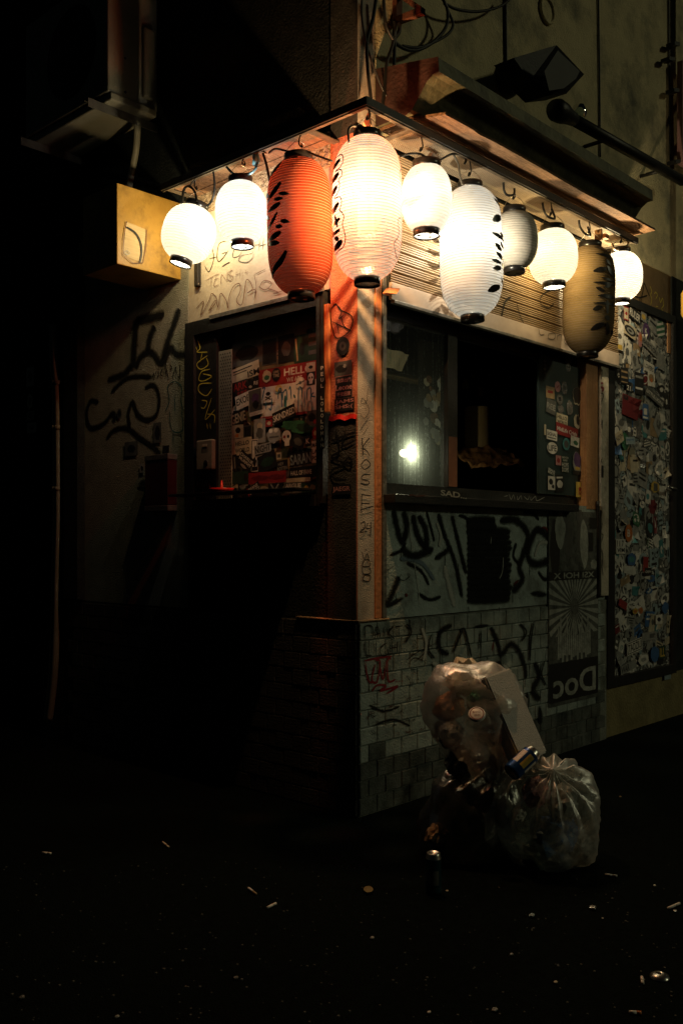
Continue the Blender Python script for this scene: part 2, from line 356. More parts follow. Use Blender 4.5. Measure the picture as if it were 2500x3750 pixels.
def sticker_px(parent, pl, box4, bgm, items=(), rot=0., **kw):
    x0, y0, x1, y1 = box4; ym, xm = (y0+y1)/2, (x0+x1)/2
    a, b = pl.uv(x0, ym), pl.uv(x1, ym); t, d = pl.uv(xm, y0), pl.uv(xm, y1)
    return sticker(parent, pl, ((a[0]+b[0])/2, (t[1]+d[1])/2), abs(b[0]-a[0]), abs(t[1]-d[1]), math.radians(rot), bgm, items, **kw)
def zoomer(ox, oy, s): return lambda *p: tuple((ox if i % 2 == 0 else oy)+s*v for i, v in enumerate(p))
def zs(z, st): return [[z(*p) for p in s] for s in st]

# ================================================================== SETTING
RY, LX = Plane('Y', 0.), Plane('X', 0.)
g = 60.
ground = mesh('ground', [(-g,-g,0),(g,-g,0),(g,g,0),(-g,g,0)], [(0,1,2,3)], M['asphalt']); ground['kind'] = 'structure'

# ================================================================== THE BAR (one building, its parts)
bar = thing('corner_bar', 'small graffiti covered corner bar with plaster walls, shutter and sticker covered windows', 'building')
ZS = 2.885                                        # underside of the canopy frame
PL = .83                                          # top of the brick plinth
X_POST, X_RAIL, X_WIN1 = .106, .149, .175
X_WIN2 = RY.uv(2140, 1500)[0]; X_POST2 = RY.uv(2182, 1500)[0]; X_WP = RY.uv(2216, 1500)[0]
X_D0, X_D1 = RY.uv(2243, 1700)[0], RY.uv(2457, 1700)[0]
Y_P = .1547; Y_W1 = -LX.uv(1182, 1500)[0]; Y_W2 = -LX.uv(690, 1500)[0]
Z_SILL = 1.375; Z_HEAD = 2.23
T = .14                                           # wall thickness

# pillar at the corner, a proud plaster pier
pil = MB()
pil.box(0, X_POST, 0, Y_P, PL, 4.9)
pillar = pil.build('pillar', M['plaster'], bar)
facing = box('pillar_facing', M['terracotta'], bar, -.0045, -.0005, .0015, Y_P, PL+.004, 2.905)
box('upper_pillar_facing', M['dark_sheet'], bar, -.0045, -.0005, .0015, Y_P, 2.907, 4.9)
box('post', M['orange_post'], bar, X_POST+.001, X_RAIL, -.006, .1, PL+.006, 2.885, .003)
box('rail', M['grey_metal'], bar, X_RAIL+.001, X_WIN1, -.012, .08, PL+.006, 2.4, .002)
# right facade
wl_ = box('lower_wall', M['lower_panel'], bar, X_WIN1+.001, X_POST2, -.009, T, PL+.001, Z_SILL-.001)
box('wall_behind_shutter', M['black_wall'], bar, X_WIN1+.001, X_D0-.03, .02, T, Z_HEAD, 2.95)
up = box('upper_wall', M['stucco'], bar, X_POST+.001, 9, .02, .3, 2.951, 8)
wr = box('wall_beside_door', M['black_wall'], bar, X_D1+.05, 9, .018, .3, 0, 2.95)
wa = box('transom_panel', mat('transom', (.2,.13,.055), (.13,.08,.03), 6, .7, bump=.4), bar, X_D0-.03, X_D1+.05, .03, .12, 2.33, 2.95)
wb = box('door_step', mat('door_step', (.26,.22,.1), (.17,.14,.06), 8, .8, bump=.8), bar, X_WP+.004, 9, .012, .3, 0, .30)
# left facade
Y_DK = -LX.uv(290, 1500)[0]
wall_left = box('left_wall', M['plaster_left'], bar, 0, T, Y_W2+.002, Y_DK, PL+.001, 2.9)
box('left_wall_upper', M['black_wall'], bar, .002, T, Y_W2+.002, Y_DK, 2.901, 8)  # upper part of the wall made black: missing lantern light put into colour
box('left_wall_far', M['black_wall'], bar, .001, T, Y_DK+.001, 9, PL+.001, 8)  # far stretch likewise black, its lack of light put into the colour
panel = box('lintel_panel', M['panel_white'], bar, .004, T, Y_P+.001, Y_W2, 2.27, 2.80)
box('lintel_plaster', M['ceiling_plaster'], bar, -.012, T, Y_P+.002, Y_W2-.002, 2.801, 2.95)
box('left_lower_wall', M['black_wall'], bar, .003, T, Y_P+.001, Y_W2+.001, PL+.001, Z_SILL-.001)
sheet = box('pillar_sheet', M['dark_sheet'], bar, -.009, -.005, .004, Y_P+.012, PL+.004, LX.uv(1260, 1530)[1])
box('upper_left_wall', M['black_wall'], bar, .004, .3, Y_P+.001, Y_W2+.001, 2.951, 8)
# red plastic strip at the top of the dark sheet
mb = MB(); P = [pz for pz in [(LX.uv(1212+i*9.8, 1524+4*math.sin(i*1.3)-.6*i)) for i in range(11)]]
for i in range(10):
    a, b = P[i], P[i+1]
    mb.add([LX.pt(a[0],a[1],.009+.004*math.sin(i)), LX.pt(b[0],b[1],.009+.004*math.sin(i+1)), LX.pt(b[0],b[1]-.02,.014), LX.pt(a[0],a[1]-.02,.014)], [(0,1,2,3)])
mb.build('red_strip', M['red_plastic'], bar, True)
# dark room behind the windows
rm = MB()
rm.box(.2, 3.2, 2.4, 2.45, 0, 2.94); rm.box(3.15, 3.2, .31, 2.39, 0, 2.94); rm.box(.15, 3.1, .15, 2.39, 2.90, 2.94); rm.box(.15, 3.1, .15, 2.39, .3, .32)
rm.build('interior_shell', M['interior'], bar)

# ------------------------------------------------------------------ brick plinth, every brick a piece
def brick_mesh(l, h, d, m, seed):
    r = random.Random(seed); j = lambda a: (r.random()-.5)*a; e = .0035
    fr = [(e+j(.002), 0+j(.002), e+j(.002)), (l-e+j(.002), j(.002), e+j(.002)), (l-e+j(.002), j(.002), h-e+j(.002)), (e+j(.002), j(.002), h-e+j(.002))]
    bk = [(0,e,0),(l,e,0),(l,e,h),(0,e,h)]; bb = [(0,d,0),(l,d,0),(l,d,h),(0,d,h)]
    me = bpy.data.meshes.new('brick'); me.from_pydata(fr+bk+bb, [], [(0,1,2,3)]+[(a,4+a,4+(a+1)%4,(a+1)%4) for a in range(4)]+[(4+a,8+a,8+(a+1)%4,4+(a+1)%4) for a in range(4)])
    me.materials.append(m); me.update(); return me
def bricks(parent, m, m2, left, x_end):
    L0, H0, J = .1085, .0712, .0026
    vs = [brick_mesh(L0, H0, .03, m, s) for s in range(8)]; hs = [brick_mesh(L0/2-J/2, H0, .03, m, 40+s) for s in range(4)]
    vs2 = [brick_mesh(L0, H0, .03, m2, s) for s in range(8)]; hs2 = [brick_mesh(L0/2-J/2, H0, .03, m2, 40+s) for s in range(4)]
    rows = 11; cnt = 0
    for r in range(rows):
        z = .004 + r*(H0+J+.0007); x = .002
        if r % 2: first = hs
        else: first = vs
        i = 0
        while x < x_end-.02:
            ln = L0/2-J/2 if (first is hs and i == 0) else L0
            if x+ln > x_end: break
            dk_ = r < 3 or (r == 3 and rnd.random() < .3)          # darker foot courses: base paint, with the lantern light's fade put in
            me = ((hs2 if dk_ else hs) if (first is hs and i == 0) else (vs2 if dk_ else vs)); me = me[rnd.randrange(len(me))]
            o = bpy.data.objects.new('brick', me); COL.objects.link(o); o.parent = parent
            pr = (rnd.random()-.5)*.002
            if left: o.location = (-.010+pr, x+ln, z); o.rotation_euler = (0,0,-math.pi/2)
            else: o.location = (x, -.012+pr, z)
            x += ln+J; i += 1; cnt += 1
    return cnt
plr = box('brick_plinth', M['mortar'], bar, 0, X_WP, -.004, T, 0, PL-.004)
nb1 = bricks(plr, M['brick'], M['brick_base_dim'], False, X_WP-.005)
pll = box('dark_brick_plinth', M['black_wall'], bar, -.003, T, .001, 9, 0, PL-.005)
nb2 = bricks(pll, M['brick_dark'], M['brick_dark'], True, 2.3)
# ledge cap at the corner
box('ledge', mat('ledge', (.34,.24,.14), (.2,.14,.09), 12, .8, bump=.8), bar, -.016, .19, -.018, .36, PL-.003, PL+.004, .002)
# bricks beside the poster, up to the post
bx = box('brick_pier', M['brick'], bar, X_POST2+.01, X_WP, .004, .1, PL-.002, PL+.02)

# ------------------------------------------------------------------ shutter: ribbed slats, each its own piece
SHY = -.03
SH0, SH1 = .182, RY.uv(2246, 1300)[0]-.0
sh = box('shutter_housing', M['black_wall'], bar, SH0, SH1, SHY+.012, .019, 2.235, 2.884)
Z_SB = 2.30; NS = 12; hh = (2.872-Z_SB)/NS
prof = []
for k in range(4):
    z0 = .003+(hh-.006)*k/4; dz = (hh-.006)/4
    prof += [(.006, z0), (.0005, z0+dz*.25), (.0005, z0+dz*.62), (.006, z0+dz*.9)]
prof = [(.012, .0005)]+prof+[(.012, hh-.0005)]
sv = [(0, y, z) for y, z in prof]+[(SH1-SH0, y, z) for y, z in prof]; npf = len(prof)
sme = bpy.data.meshes.new('slat'); sme.from_pydata(sv, [], [(i, i+npf, i+npf+1, i+1) for i in range(npf-1)]); sme.materials.append(M['slat']); sme.update()
for k in range(NS):
    o = bpy.data.objects.new('slat', sme); COL.objects.link(o); o.parent = sh; o.location = (SH0, SHY-.001*(k % 3 == 1), Z_SB+k*hh)
band = box('shutter_bottom_rail', M['band'], bar, SH0, SH1, SHY-.004, SHY+.0118, 2.222, Z_SB-.002, .002)
box('rail_lip', M['grey_metal'], bar, SH0+.01, SH1, SHY-.012, SHY+.011, 2.206, 2.2215, .002)
mb = MB(); c = onY(1429, 1068, SHY-.02); mb.add([c+Vector(q) for q in ((-.03,0,-.01),(.005,-.03,-.014),(.03,-.03,.014),(-.008,0,.016),(-.03,.02,-.01),(.005,.02,-.014),(.03,.02,.014),(-.008,.02,.016))],
    [(0,1,2,3),(4,7,6,5),(0,4,5,1),(2,6,7,3),(1,5,6,2),(0,3,7,4)]); mb.build('shutter_stop', M['orange_post'], bar)
PB = Plane('Y', SHY-.004); PSH = Plane('Y', SHY-.0015)
z5 = zoomer(1700, 700, .5102)
stroke(sh, PSH, zs(z5, [[(335,760),(290,795),(262,900),(240,930)],[(230,940),(300,932),(380,960),(435,1002)]]), 15, M['spray_black'], True)
stroke(sh, PSH, zs(z5, [[(370,790),(395,890),(450,1010)],[(640,700),(560,740),(540,800),(600,840),(640,800)]]), 8, M['spray_black'], True)
stroke(band, PB, zs(z5, [[(528,980),(540,1030),(572,1026)],[(602,1022),(598,1056),(640,1062),(645,1022),(602,1022)],[(662,1026),(665,1072)],[(664,1040),(690,1030),(695,1078)],[(740,1050),(715,1060),(720,1095),(750,1100)]]), 2.6, M['ink'])

# ------------------------------------------------------------------ canopy frame, soffit mesh, hood and board
DL, DR = .195, .22
XE, YE = 2.14, 1.10
fr = MB()
fr.box(-DL, XE, -DR, -DR+.004, ZS-.012, ZS+.022); fr.box(-DL+.005, XE, -DR+.0045, -DR+.035, ZS, ZS+.004)
fr.box(-DL, -DL+.004, -DR+.005, YE, ZS-.012, ZS+.022); fr.box(-DL+.0045, -DL+.035, -DR+.036, YE, ZS, ZS+.004)
fr.box(.095, .13, -DR+.036, .02, ZS+.0005, ZS+.0045); fr.box(-DL+.036, .0, .1, .135, ZS+.0005, ZS+.0045)
fr.box(XE-.03, XE, -DR+.036, .0, ZS+.0005, ZS+.0045); fr.box(-DL+.036, .0, YE-.03, YE, ZS+.0005, ZS+.0045)
canopy = fr.build('canopy_frame', M['frame_metal'], bar)
fr = MB(); fr.box(-DL-.004, XE+.01, -DR-.008, -DR-.0005, ZS-.006, ZS+.026); fr.box(-DL-.008, -DL-.0005, -DR-.008, YE+.01, ZS-.006, ZS+.026)
fr.build('canopy_fascia', M['black_metal'], bar)
def perf_mat():
    m, nt = nodes('perforated_metal'); L = nt.links
    out = N(nt, 'ShaderNodeOutputMaterial'); p = N(nt, 'ShaderNodeBsdfPrincipled', Roughness=.5); p.inputs['Base Color'].default_value = (.24,.19,.13,1)
    d = N(nt, 'ShaderNodeBsdfTransparent'); mx = N(nt, 'ShaderNodeMixShader')
    tc = N(nt, 'ShaderNodeTexCoord'); b = N(nt, 'ShaderNodeTexBrick', Scale=1.); b.inputs['Brick Width'].default_value = .011; b.inputs['Row Height'].default_value = .007; b.inputs['Mortar Size'].default_value = .0021
    b.inputs['Color1'].default_value = b.inputs['Color2'].default_value = (1,1,1,1); b.inputs['Mortar'].default_value = (0,0,0,1)
    L.new(tc.outputs['Object'], b.inputs['Vector']); L.new(b.outputs['Color'], mx.inputs[0]); L.new(p.outputs[0], mx.inputs[1]); L.new(d.outputs[0], mx.inputs[2]); L.new(mx.outputs[0], out.inputs[0]); return m
M['perf'] = perf_mat()
mesh('soffit_mesh', [(.131,-DR+.036,ZS+.002),(XE-.032,-DR+.036,ZS+.002),(XE-.032,-.03,ZS+.002),(.131,-.03,ZS+.002)], [(0,1,2,3)], M['perf'], bar)
# soffit boards on the left run
bo = MB()
for i in range(3):
    x0 = -DL+.04+i*.05; bo.box(x0, x0+.046, .137, YE-.034, ZS+.006+.003*(i % 2), ZS+.02)
for i, q in enumerate(range(3)): pass
bo.build('soffit_board', M['wood_old'], bar)
# torn board under the hood
tb = MB(); top = [(.13,-.15),(.20,-.31),(.38,-.312),(.46,-.302),(.56,-.309),(1.0,-.305),(1.4,-.297),(1.75,-.307),(2.19,-.31),(2.2,-.01),(.13,-.01)]
V = [(x,y,2.945) for x,y in top]+[(x,y,2.957) for x,y in top]; n_ = len(top)
tb.add(V, [tuple(reversed(range(n_))), tuple(range(n_, 2*n_))]+[(i,(i+1)%n_,n_+(i+1)%n_,n_+i) for i in range(n_)]); tb.build('torn_board', M['wood_old'], bar)
# metal hood with an ogee profile
hp = [(0,3.21),(-.333,3.145),(-.338,3.085),(-.305,3.083),(-.27,3.06),(-.235,3.015),(-.20,2.972),(-.165,2.960),(0,2.960)]
hv = [(x,y,z) for x in (.117, 2.10) for y,z in hp]; k = len(hp)
hood = mesh('hood', hv, [tuple(reversed(range(k))), tuple(range(k,2*k))]+[(i,(i+1)%k,k+(i+1)%k,k+i) for i in range(k)], M['hood'], bar)
mesh('hood_end_plate', [(.113,y*1.01,z) for y,z in hp]+[(.1165,y*1.01,z) for y,z in hp], [tuple(reversed(range(k))), tuple(range(k,2*k))]+[(i,(i+1)%k,k+(i+1)%k,k+i) for i in range(k)], M['hood_dark'], bar)

# ------------------------------------------------------------------ right window
def glass_mat():
    """dirty glass: clear, mirror-like at grazing, streaks of dried drips"""
    m, nt = nodes('dirty_glass'); L = nt.links
    out = N(nt, 'ShaderNodeOutputMaterial'); tr = N(nt, 'ShaderNodeBsdfTransparent'); tr.inputs[0].default_value = (.8,.88,.86,1)
    gl = N(nt, 'ShaderNodeBsdfGlossy', Roughness=.06); fr = N(nt, 'ShaderNodeFresnel', IOR=1.5)
    df = N(nt, 'ShaderNodeBsdfTranslucent'); df.inputs[0].default_value = (.5,.64,.6,1)
    tc = N(nt, 'ShaderNodeTexCoord'); mp = N(nt, 'ShaderNodeMapping'); mp.inputs['Scale'].default_value = (130,1,2.2); L.new(tc.outputs['Object'], mp.inputs[0])
    n1 = N(nt, 'ShaderNodeTexNoise', Scale=1., Detail=3.); L.new(mp.outputs[0], n1.inputs['Vector'])
    n2 = N(nt, 'ShaderNodeTexNoise', Scale=60., Detail=8., Roughness=.85); L.new(tc.outputs['Object'], n2.inputs['Vector'])
    ml = N(nt, 'ShaderNodeMath', operation='MULTIPLY'); L.new(n1.outputs[0], ml.inputs[0]); L.new(n2.outputs[0], ml.inputs[1])
    mr = N(nt, 'ShaderNodeMapRange'); mr.inputs['From Min'].default_value = .26; mr.inputs['From Max'].default_value = .44; mr.inputs['To Min'].default_value = .2; mr.inputs['To Max'].default_value = .6; L.new(ml.outputs[0], mr.inputs['Value'])
    a = N(nt, 'ShaderNodeMixShader'); L.new(mr.outputs[0], a.inputs[0]); L.new(tr.outputs[0], a.inputs[1]); L.new(df.outputs[0], a.inputs[2])
    b = N(nt, 'ShaderNodeMixShader'); L.new(fr.outputs[0], b.inputs[0]); L.new(a.outputs[0], b.inputs[1]); L.new(gl.outputs[0], b.inputs[2]); L.new(b.outputs[0], out.inputs[0]); return m
M['glass'] = glass_mat()
X_M0, X_M1 = RY.uv(1668, 1500)[0], RY.uv(1702, 1500)[0]
X_S0 = RY.uv(1990, 1500)[0]
win = MB(); BY = .05
win.box(X_WIN1+.001, X_WIN2, .05, .1, Z_SILL, Z_SILL+.055)          # bottom rail
win.box(X_WIN1+.001, X_WIN2, .05, .1, Z_HEAD-.06, Z_HEAD-.001)
win.box(X_M0, X_M1, .046, .09, Z_SILL+.056, Z_HEAD-.061)
win.box(X_WIN1+.001, X_WIN1+.012, .05, .1, Z_SILL+.056, Z_HEAD-.061)
winr = win.build('window_frame', M['black_metal'], bar)
mesh('pane', [(X_WIN1+.012,.07,Z_SILL+.056),(X_M0,.07,Z_SILL+.056),(X_M0,.07,Z_HEAD-.06),(X_WIN1+.012,.07,Z_HEAD-.06)], [(0,1,2,3)], M['glass'], winr)
box('mullion_inner', mat('mullion_rust', (.18,.07,.03), (.1,.035,.015), 10, .7), winr, X_M0+.006, X_M1-.002, .0455, .047, Z_SILL+.06, Z_SILL+.30)
sp = box('sticker_board', mat('board_green', (.022,.045,.045), (.014,.03,.03), 6, .5), bar, X_S0, X_WIN2-.004, .03, .045, Z_SILL+.056, Z_HEAD-.061)
box('door_post', M['wood_post'], bar, X_WIN2-.001, X_POST2, -.01, .12, Z_SILL-.02, 2.6, .004)
box('gap_strip', M['black_metal'], bar, X_POST2+.001, X_POST2+.02, .02, .1, PL+.02, 2.6)
wpost = box('white_post', M['white_post'], bar, X_POST2+.021, X_WP, -.02, .1, PL+.021, 2.6, .004)
sill = box('sill', M['black_metal'], bar, X_WIN1-.02, RY.uv(2075, 1840)[0], -.075, .09, Z_SILL-.04, Z_SILL-.002, .003)
pst = box('perforated_strip', mat('strip_plate', (.4,.4,.36), None, 20, .5), bar, RY.uv(1985, 1850)[0], X_POST2-.01, -.004, .0, Z_SILL-.075, Z_SILL-.041)
mb = MB()
for i in range(20):
    for j in range(3):
        x = RY.uv(1990, 1850)[0]+.008+i*.0195+(j % 2)*.009; z = Z_SILL-.068+j*.010
        if x < X_POST2-.02: mb.box(x, x+.008, -.0056, -.0042, z, z+.005)
mb.build('perforation', M['black_metal'], pst)
PS = Plane('Y', -.0755)
zc = zoomer(1380, 1080, .5549)
sticker_px(sill, PS, zc(415,1293,590,1340), M['black_metal'], [('SAD...', M['ink_pale'], 0, 0, .98, .8)], rot=-3)
stroke(sill, PS, zs(zc, [[(835,1330),(860,1325)],[(868,1315),(880,1350),(895,1320),(905,1350)],[(920,1325),(925,1352),(945,1325),(950,1352)],[(965,1330),(990,1350),(1000,1325)],[(1010,1330),(1012,1355),(1040,1330),(1050,1358),(1100,1335)]]), 2.5, M['ink_pale'])
stroke(sill, PS, zs(zc, [[(205,1325),(230,1320),(260,1328),(315,1322)]]), 6, M['ink_brown'])
# stickers on the dark board
PG = Plane('Y', .03)
K_ = PAL
def zst(parent, pl, z, rows):
    for ii, q in enumerate(rows):
        b, bgc, items = q[0], q[1], q[2]; kw = dict(q[3]) if len(q) > 3 else {}
        kw.setdefault('n0', .0006+.0003*ii)
        sticker_px(parent, pl, z(*b), K_[bgc], [(i[0], K_[i[1]])+tuple(i[2:]) for i in items], **kw)
zst(sp, PG, zc, [
 ((1240,395,1275,445),'kraft',[('#round','dgrey',0,0,.5,.6)]), ((1244,450,1276,508),'silver',[('#round','black',-.18,.05,.22,.2),('#round','black',.2,.05,.22,.2)],dict(kind='round')),
 ((1170,570,1208,642),'pink',[('#blob','red',0,0,.6,.12,.6)],dict(kind='round')), ((1212,565,1254,663),'silver',[('#blob','dgrey',0,0,.6,.4)],dict(kind='blob',seed=3)),
 ((1112,605,1168,683),'kraft',[('#rect','red',0,.05,.6,.22)]), ((1180,650,1224,725),'dgrey',[('#round','silver',0,0,.7,.7),('#round','black',0,0,.4,.4)],dict(kind='round')),
 ((1185,725,1230,785),'silver',[],dict(kind='blob',seed=5)), ((1243,690,1290,805),'silver',[('#blob','dgrey',.05,-.1,.5,.5)],dict(kind='blob',seed=8)),
 ((1282,600,1345,735),'cream',[('#blob','black',0,.03,.92,.92)],dict(kind='blob',seed=11)), ((1112,690,1175,785),'dgrey',[('REE','grey',0,0,.9,.4)],dict(rot=-8)),
 ((1178,787,1252,866),'cream',[('HELLO','black',0,.2,.85,.28),('WORLD','black',0,-.2,.85,.28)],dict(rot=-4)), ((1290,785,1338,890),'cream',[('#blob','black',.1,.1,.45,.7)],dict(kind='blob',seed=15)),
 ((1175,862,1320,938),'red',[('MidLife Crisis','white',0,0,.9,.36)],dict(rot=-5)), ((1113,895,1182,958),'white',[('SIGNAL','black',0,.1,.9,.36),('#rect','dgrey',0,-.28,.8,.1)],dict(rot=-3)),
 ((1116,972,1184,1050),'white',[('LIFE','black',0,0,.8,.5)],dict(kind='round')), ((1218,945,1265,1025),'teal',[('#blob','dgrey',0,0,.7,.7)],dict(kind='round')),
 ((1270,935,1326,1002),'white',[('#blob','green',.1,-.1,.6,.5)],dict(rot=-6)), ((1172,1060,1207,1124),'pink',[('#blob','red',0,0,.6,.6)]),
 ((1211,1062,1256,1102),'dgreen',[('DIE YOU','white',0,.2,.9,.3),('LIKE','white',0,-.25,.6,.3)]), ((1211,1104,1256,1172),'dgreen',[('HOPE','white',0,.24,.95,.42),('DOPE','white',0,-.24,.95,.42)]),
 ((1278,1030,1348,1190),'grey',[('#blob','purple',0,.12,.8,.7),('#rect','black',0,-.4,.85,.16),('#blob','yellow',0,-.22,.5,.16)],dict(kind='blob',seed=4)),
 ((1118,1148,1166,1188),'dgreen',[('BEATS','white',0,-.2,.9,.4),('BEANS','white',0,.25,.9,.4)],dict(rot=-14)), ((1119,1197,1166,1287),'white',[('#blob','black',-.1,.1,.6,.5),('#blob','black',.2,-.25,.4,.3)]),
 ((1170,1185,1221,1300),'black',[('#blob','white',0,-.05,.8,.5),('#rect','white',0,.32,.8,.1)],dict(rot=4)), ((1303,1236,1354,1336),'yellow',[('#blob','red',0,.05,.4,.3),('#rect','red',-.1,-.2,.1,.3,.5),('#rect','red',.1,-.2,.1,.3,-.5)]),
])
for i in range(5): sticker_px(sp, PG, zc(1092,400+i*26,1112,422+i*26), K_['grey' if i % 2 else 'dgrey'], [], kind='blob', seed=i)
sticker_px(sp, PG, zc(1098,855,1110,925), K_['cream'])

# what shows inside the bar, plus stand-ins for reflections in the pane
def prism(name, label, cat, m, prof, mtx, parent=None, n=28):
    o = MB().lathe(prof, mtx, n).build(name, m, parent, True)
    if parent is None: tag(o, label, cat)
    return o
c = onY(1745, 1640, .55)
prism('paper_towel_roll', 'pale yellow towel roll standing inside the dark bar opening', 'paper roll', M['interior_yellow'], [(0,0),(.068,0),(.07,.004),(.07,.236),(.066,.24),(.022,.24),(.022,.2),(0,.2)], Matrix.Translation(c))
# rumpled cloth on the counter
nx, ny = 26, 10; V = []
a = onY(1700, 1700, .34); b = onY(1895, 1690, .34)
for j in range(ny):
    for i in range(nx):
        u, v = i/(nx-1), j/(ny-1)
        p = a.lerp(b, u); h_ = .12*(1-.35*abs(u-.5))*(.55+.45*v)
        V.append((p.x, p.y-.06+.14*v+.02*noise.noise((u*6,v*4,1)), p.z-.02+h_*v+.03*noise.noise((u*7,v*5,2))))
o = mesh('cloth', V, [(j*nx+i, j*nx+i+1, (j+1)*nx+i+1, (j+1)*nx+i) for j in range(ny-1) for i in range(nx-1)], mat('cloth', (.5,.26,.09), (.16,.075,.025), 26, .8, lo=.42, hi=.58), None, True)
tag(o, 'rumpled orange brown cloth lying behind the sill in the dark bar', 'cloth')
box('counter', M['interior'], bar, X_WIN1+.02, X_WIN2-.05, .2, .7, .9, Z_SILL-.02)
o = MB().box(.32, 1.3, .6, .66, 2.06, 2.09).box(.32, 1.3, .56, .60, 2.05, 2.06).build('shelf', M['interior_yellow'], bar)
q0, q1 = onY(1418, 1275, .3), onY(1500, 1352, .3)
V = [(q0.x+(q1.x-q0.x)*i/8, .3+.01*math.sin(i*1.1)+.008*j, q0.z+(q1.z-q0.z)*j/6-.006*i/8) for j in range(7) for i in range(9)]
o = mesh('paper_sheet', V, [(j*9+i, j*9+i+1, (j+1)*9+i+1, (j+1)*9+i) for j in range(6) for i in range(8)], M['paper_old'], None, True); tag(o, 'creased tan paper sheet hung behind the dirty glass pane', 'paper')
PI = Plane('Y', .3); col = box('reflected_collage', M['interior'], bar, onY(1552,1500,.3).x, onY(1640,1500,.3).x, .305, .34, Z_SILL-.01, 2.2)  # added post; its scraps stand in for papers reflected in the pane
for i in range(44):
    x, y = rnd.uniform(1556, 1632), rnd.uniform(1385, 1640); s_ = rnd.uniform(12, 34)
    sticker_px(col, PI, (x-s_/2, y-s_*.7, x+s_/2, y+s_*.7), rnd.choice([K_['kraft'], K_['grey'], K_['cream'], K_['white'], K_['grey'], M['wood_old']]), [], rot=rnd.uniform(-40,40), kind='blob', seed=i)
c = onY(1478, 1660, .115); o = prism('pane_reflection', 'small glowing oval behind the dirty window glass, standing in for a reflection', 'reflection', emit_mat('reflection_glow', (1,.86,.55), 3.), [(.032*math.sin(math.pi*i_/12), -.019*math.cos(math.pi*i_/12)) for i_ in range(13)], Matrix.Translation(c) @ Matrix.Diagonal((1,.3,1,1)))  # added glowing oval behind the glass, standing in for a reflection
li = bpy.data.lights.new('reflection_light', 'POINT'); li.energy = 2.2; li.color = (1,.85,.55); li.shadow_soft_size = .006; lo_ = bpy.data.objects.new('reflection_light', li); COL.objects.link(lo_); lo_.parent = o; lo_.location = c+Vector((0,-.018,0))  # added light, spreads the stand-in reflection's glow over the glass
for (px, py, w_, m_) in ((1732,1397,34,'green'),(1703,1413,12,'cream'),(1757,1440,10,'pink')):
    q = onY(px, py, .7); o = MB().box(q.x-w_*.0006, q.x+w_*.0006, .68, .72, q.z-.02, q.z+.02).build('bottle', K_[m_]); prism('cap', '', '', K_['cream'], [(0,0),(.012,0),(.012,.02),(0,.02)], Matrix.Translation(q+Vector((0,0,.02))), o, 10)
    tag(o, {'green':'small green carton on the shelf inside the bar','cream':'tiny cream bottle beside the green carton inside','pink':'tiny pink bottle below the green carton inside'}[m_], 'bottle')


# ------------------------------------------------------------------ sticker-covered door
zd = zoomer(2050, 1050, .2976); ze = zoomer(2050, 1750, .3614)
Z_D0, Z_D1 = RY.uv(2250, 2478)[1], RY.uv(2250, 1100)[1]
df = MB(); df.box(X_WP+.006, X_D0, -.012, .1, Z_D0-.06, Z_D1+.05); df.box(X_D1, X_D1+.05, -.012, .1, Z_D0-.06, Z_D1+.05)
df.box(X_D0, X_D1, -.012, .1, Z_D1, Z_D1+.05); df.box(X_D0, X_D1, -.012, .1, Z_D0-.06, Z_D0)
df.build('door_frame', M['black_metal'], bar)
def collage():
    m, nt = nodes('torn_paper_layers'); L = nt.links
    out = N(nt, 'ShaderNodeOutputMaterial'); p = N(nt, 'ShaderNodeBsdfPrincipled', Roughness=.6); L.new(p.outputs[0], out.inputs[0])
    tc = N(nt, 'ShaderNodeTexCoord'); v = N(nt, 'ShaderNodeTexVoronoi', Scale=46.); nz = N(nt, 'ShaderNodeTexNoise', Scale=18., Detail=3.); ad = N(nt, 'ShaderNodeMix', data_type='RGBA'); ad.inputs[0].default_value = .12
    L.new(tc.outputs['Object'], nz.inputs['Vector']); L.new(tc.outputs['Object'], ad.inputs[6]); L.new(nz.outputs['Color'], ad.inputs[7]); L.new(ad.outputs[2], v.inputs['Vector'])
    sp_ = N(nt, 'ShaderNodeSeparateColor'); L.new(v.outputs['Color'], sp_.inputs[0])
    rp = N(nt, 'ShaderNodeValToRGB'); rp.color_ramp.interpolation = 'CONSTANT'; e = rp.color_ramp.elements; e[0].position = 0; e[0].color = (.02,.02,.02,1); e[1].position = .3; e[1].color = (.12,.125,.12,1)
    for ps_, c_ in ((.5,(.3,.31,.3,1)),(.68,(.5,.5,.47,1)),(.9,(.2,.24,.25,1))): q_ = e.new(ps_); q_.color = c_
    L.new(sp_.outputs[0], rp.inputs[0]); L.new(rp.outputs[0], p.inputs['Base Color']); return m
door = box('door', collage(), bar, X_D0+.002, X_D1-.002, .012, .05, Z_D0+.002, Z_D1-.002)
PD = Plane('Y', .012)
names = ['white']*18+['grey']*18+['cream']*4+['lblue']*4+['dgrey']*5+['black']*5+['silver']*3+['teal','blue','teal','dred','kraft','green','lblue','lblue','kraft']
r2 = random.Random(21)
cells = [(i, j) for i in range(11) for j in range(24)]; r2.shuffle(cells)
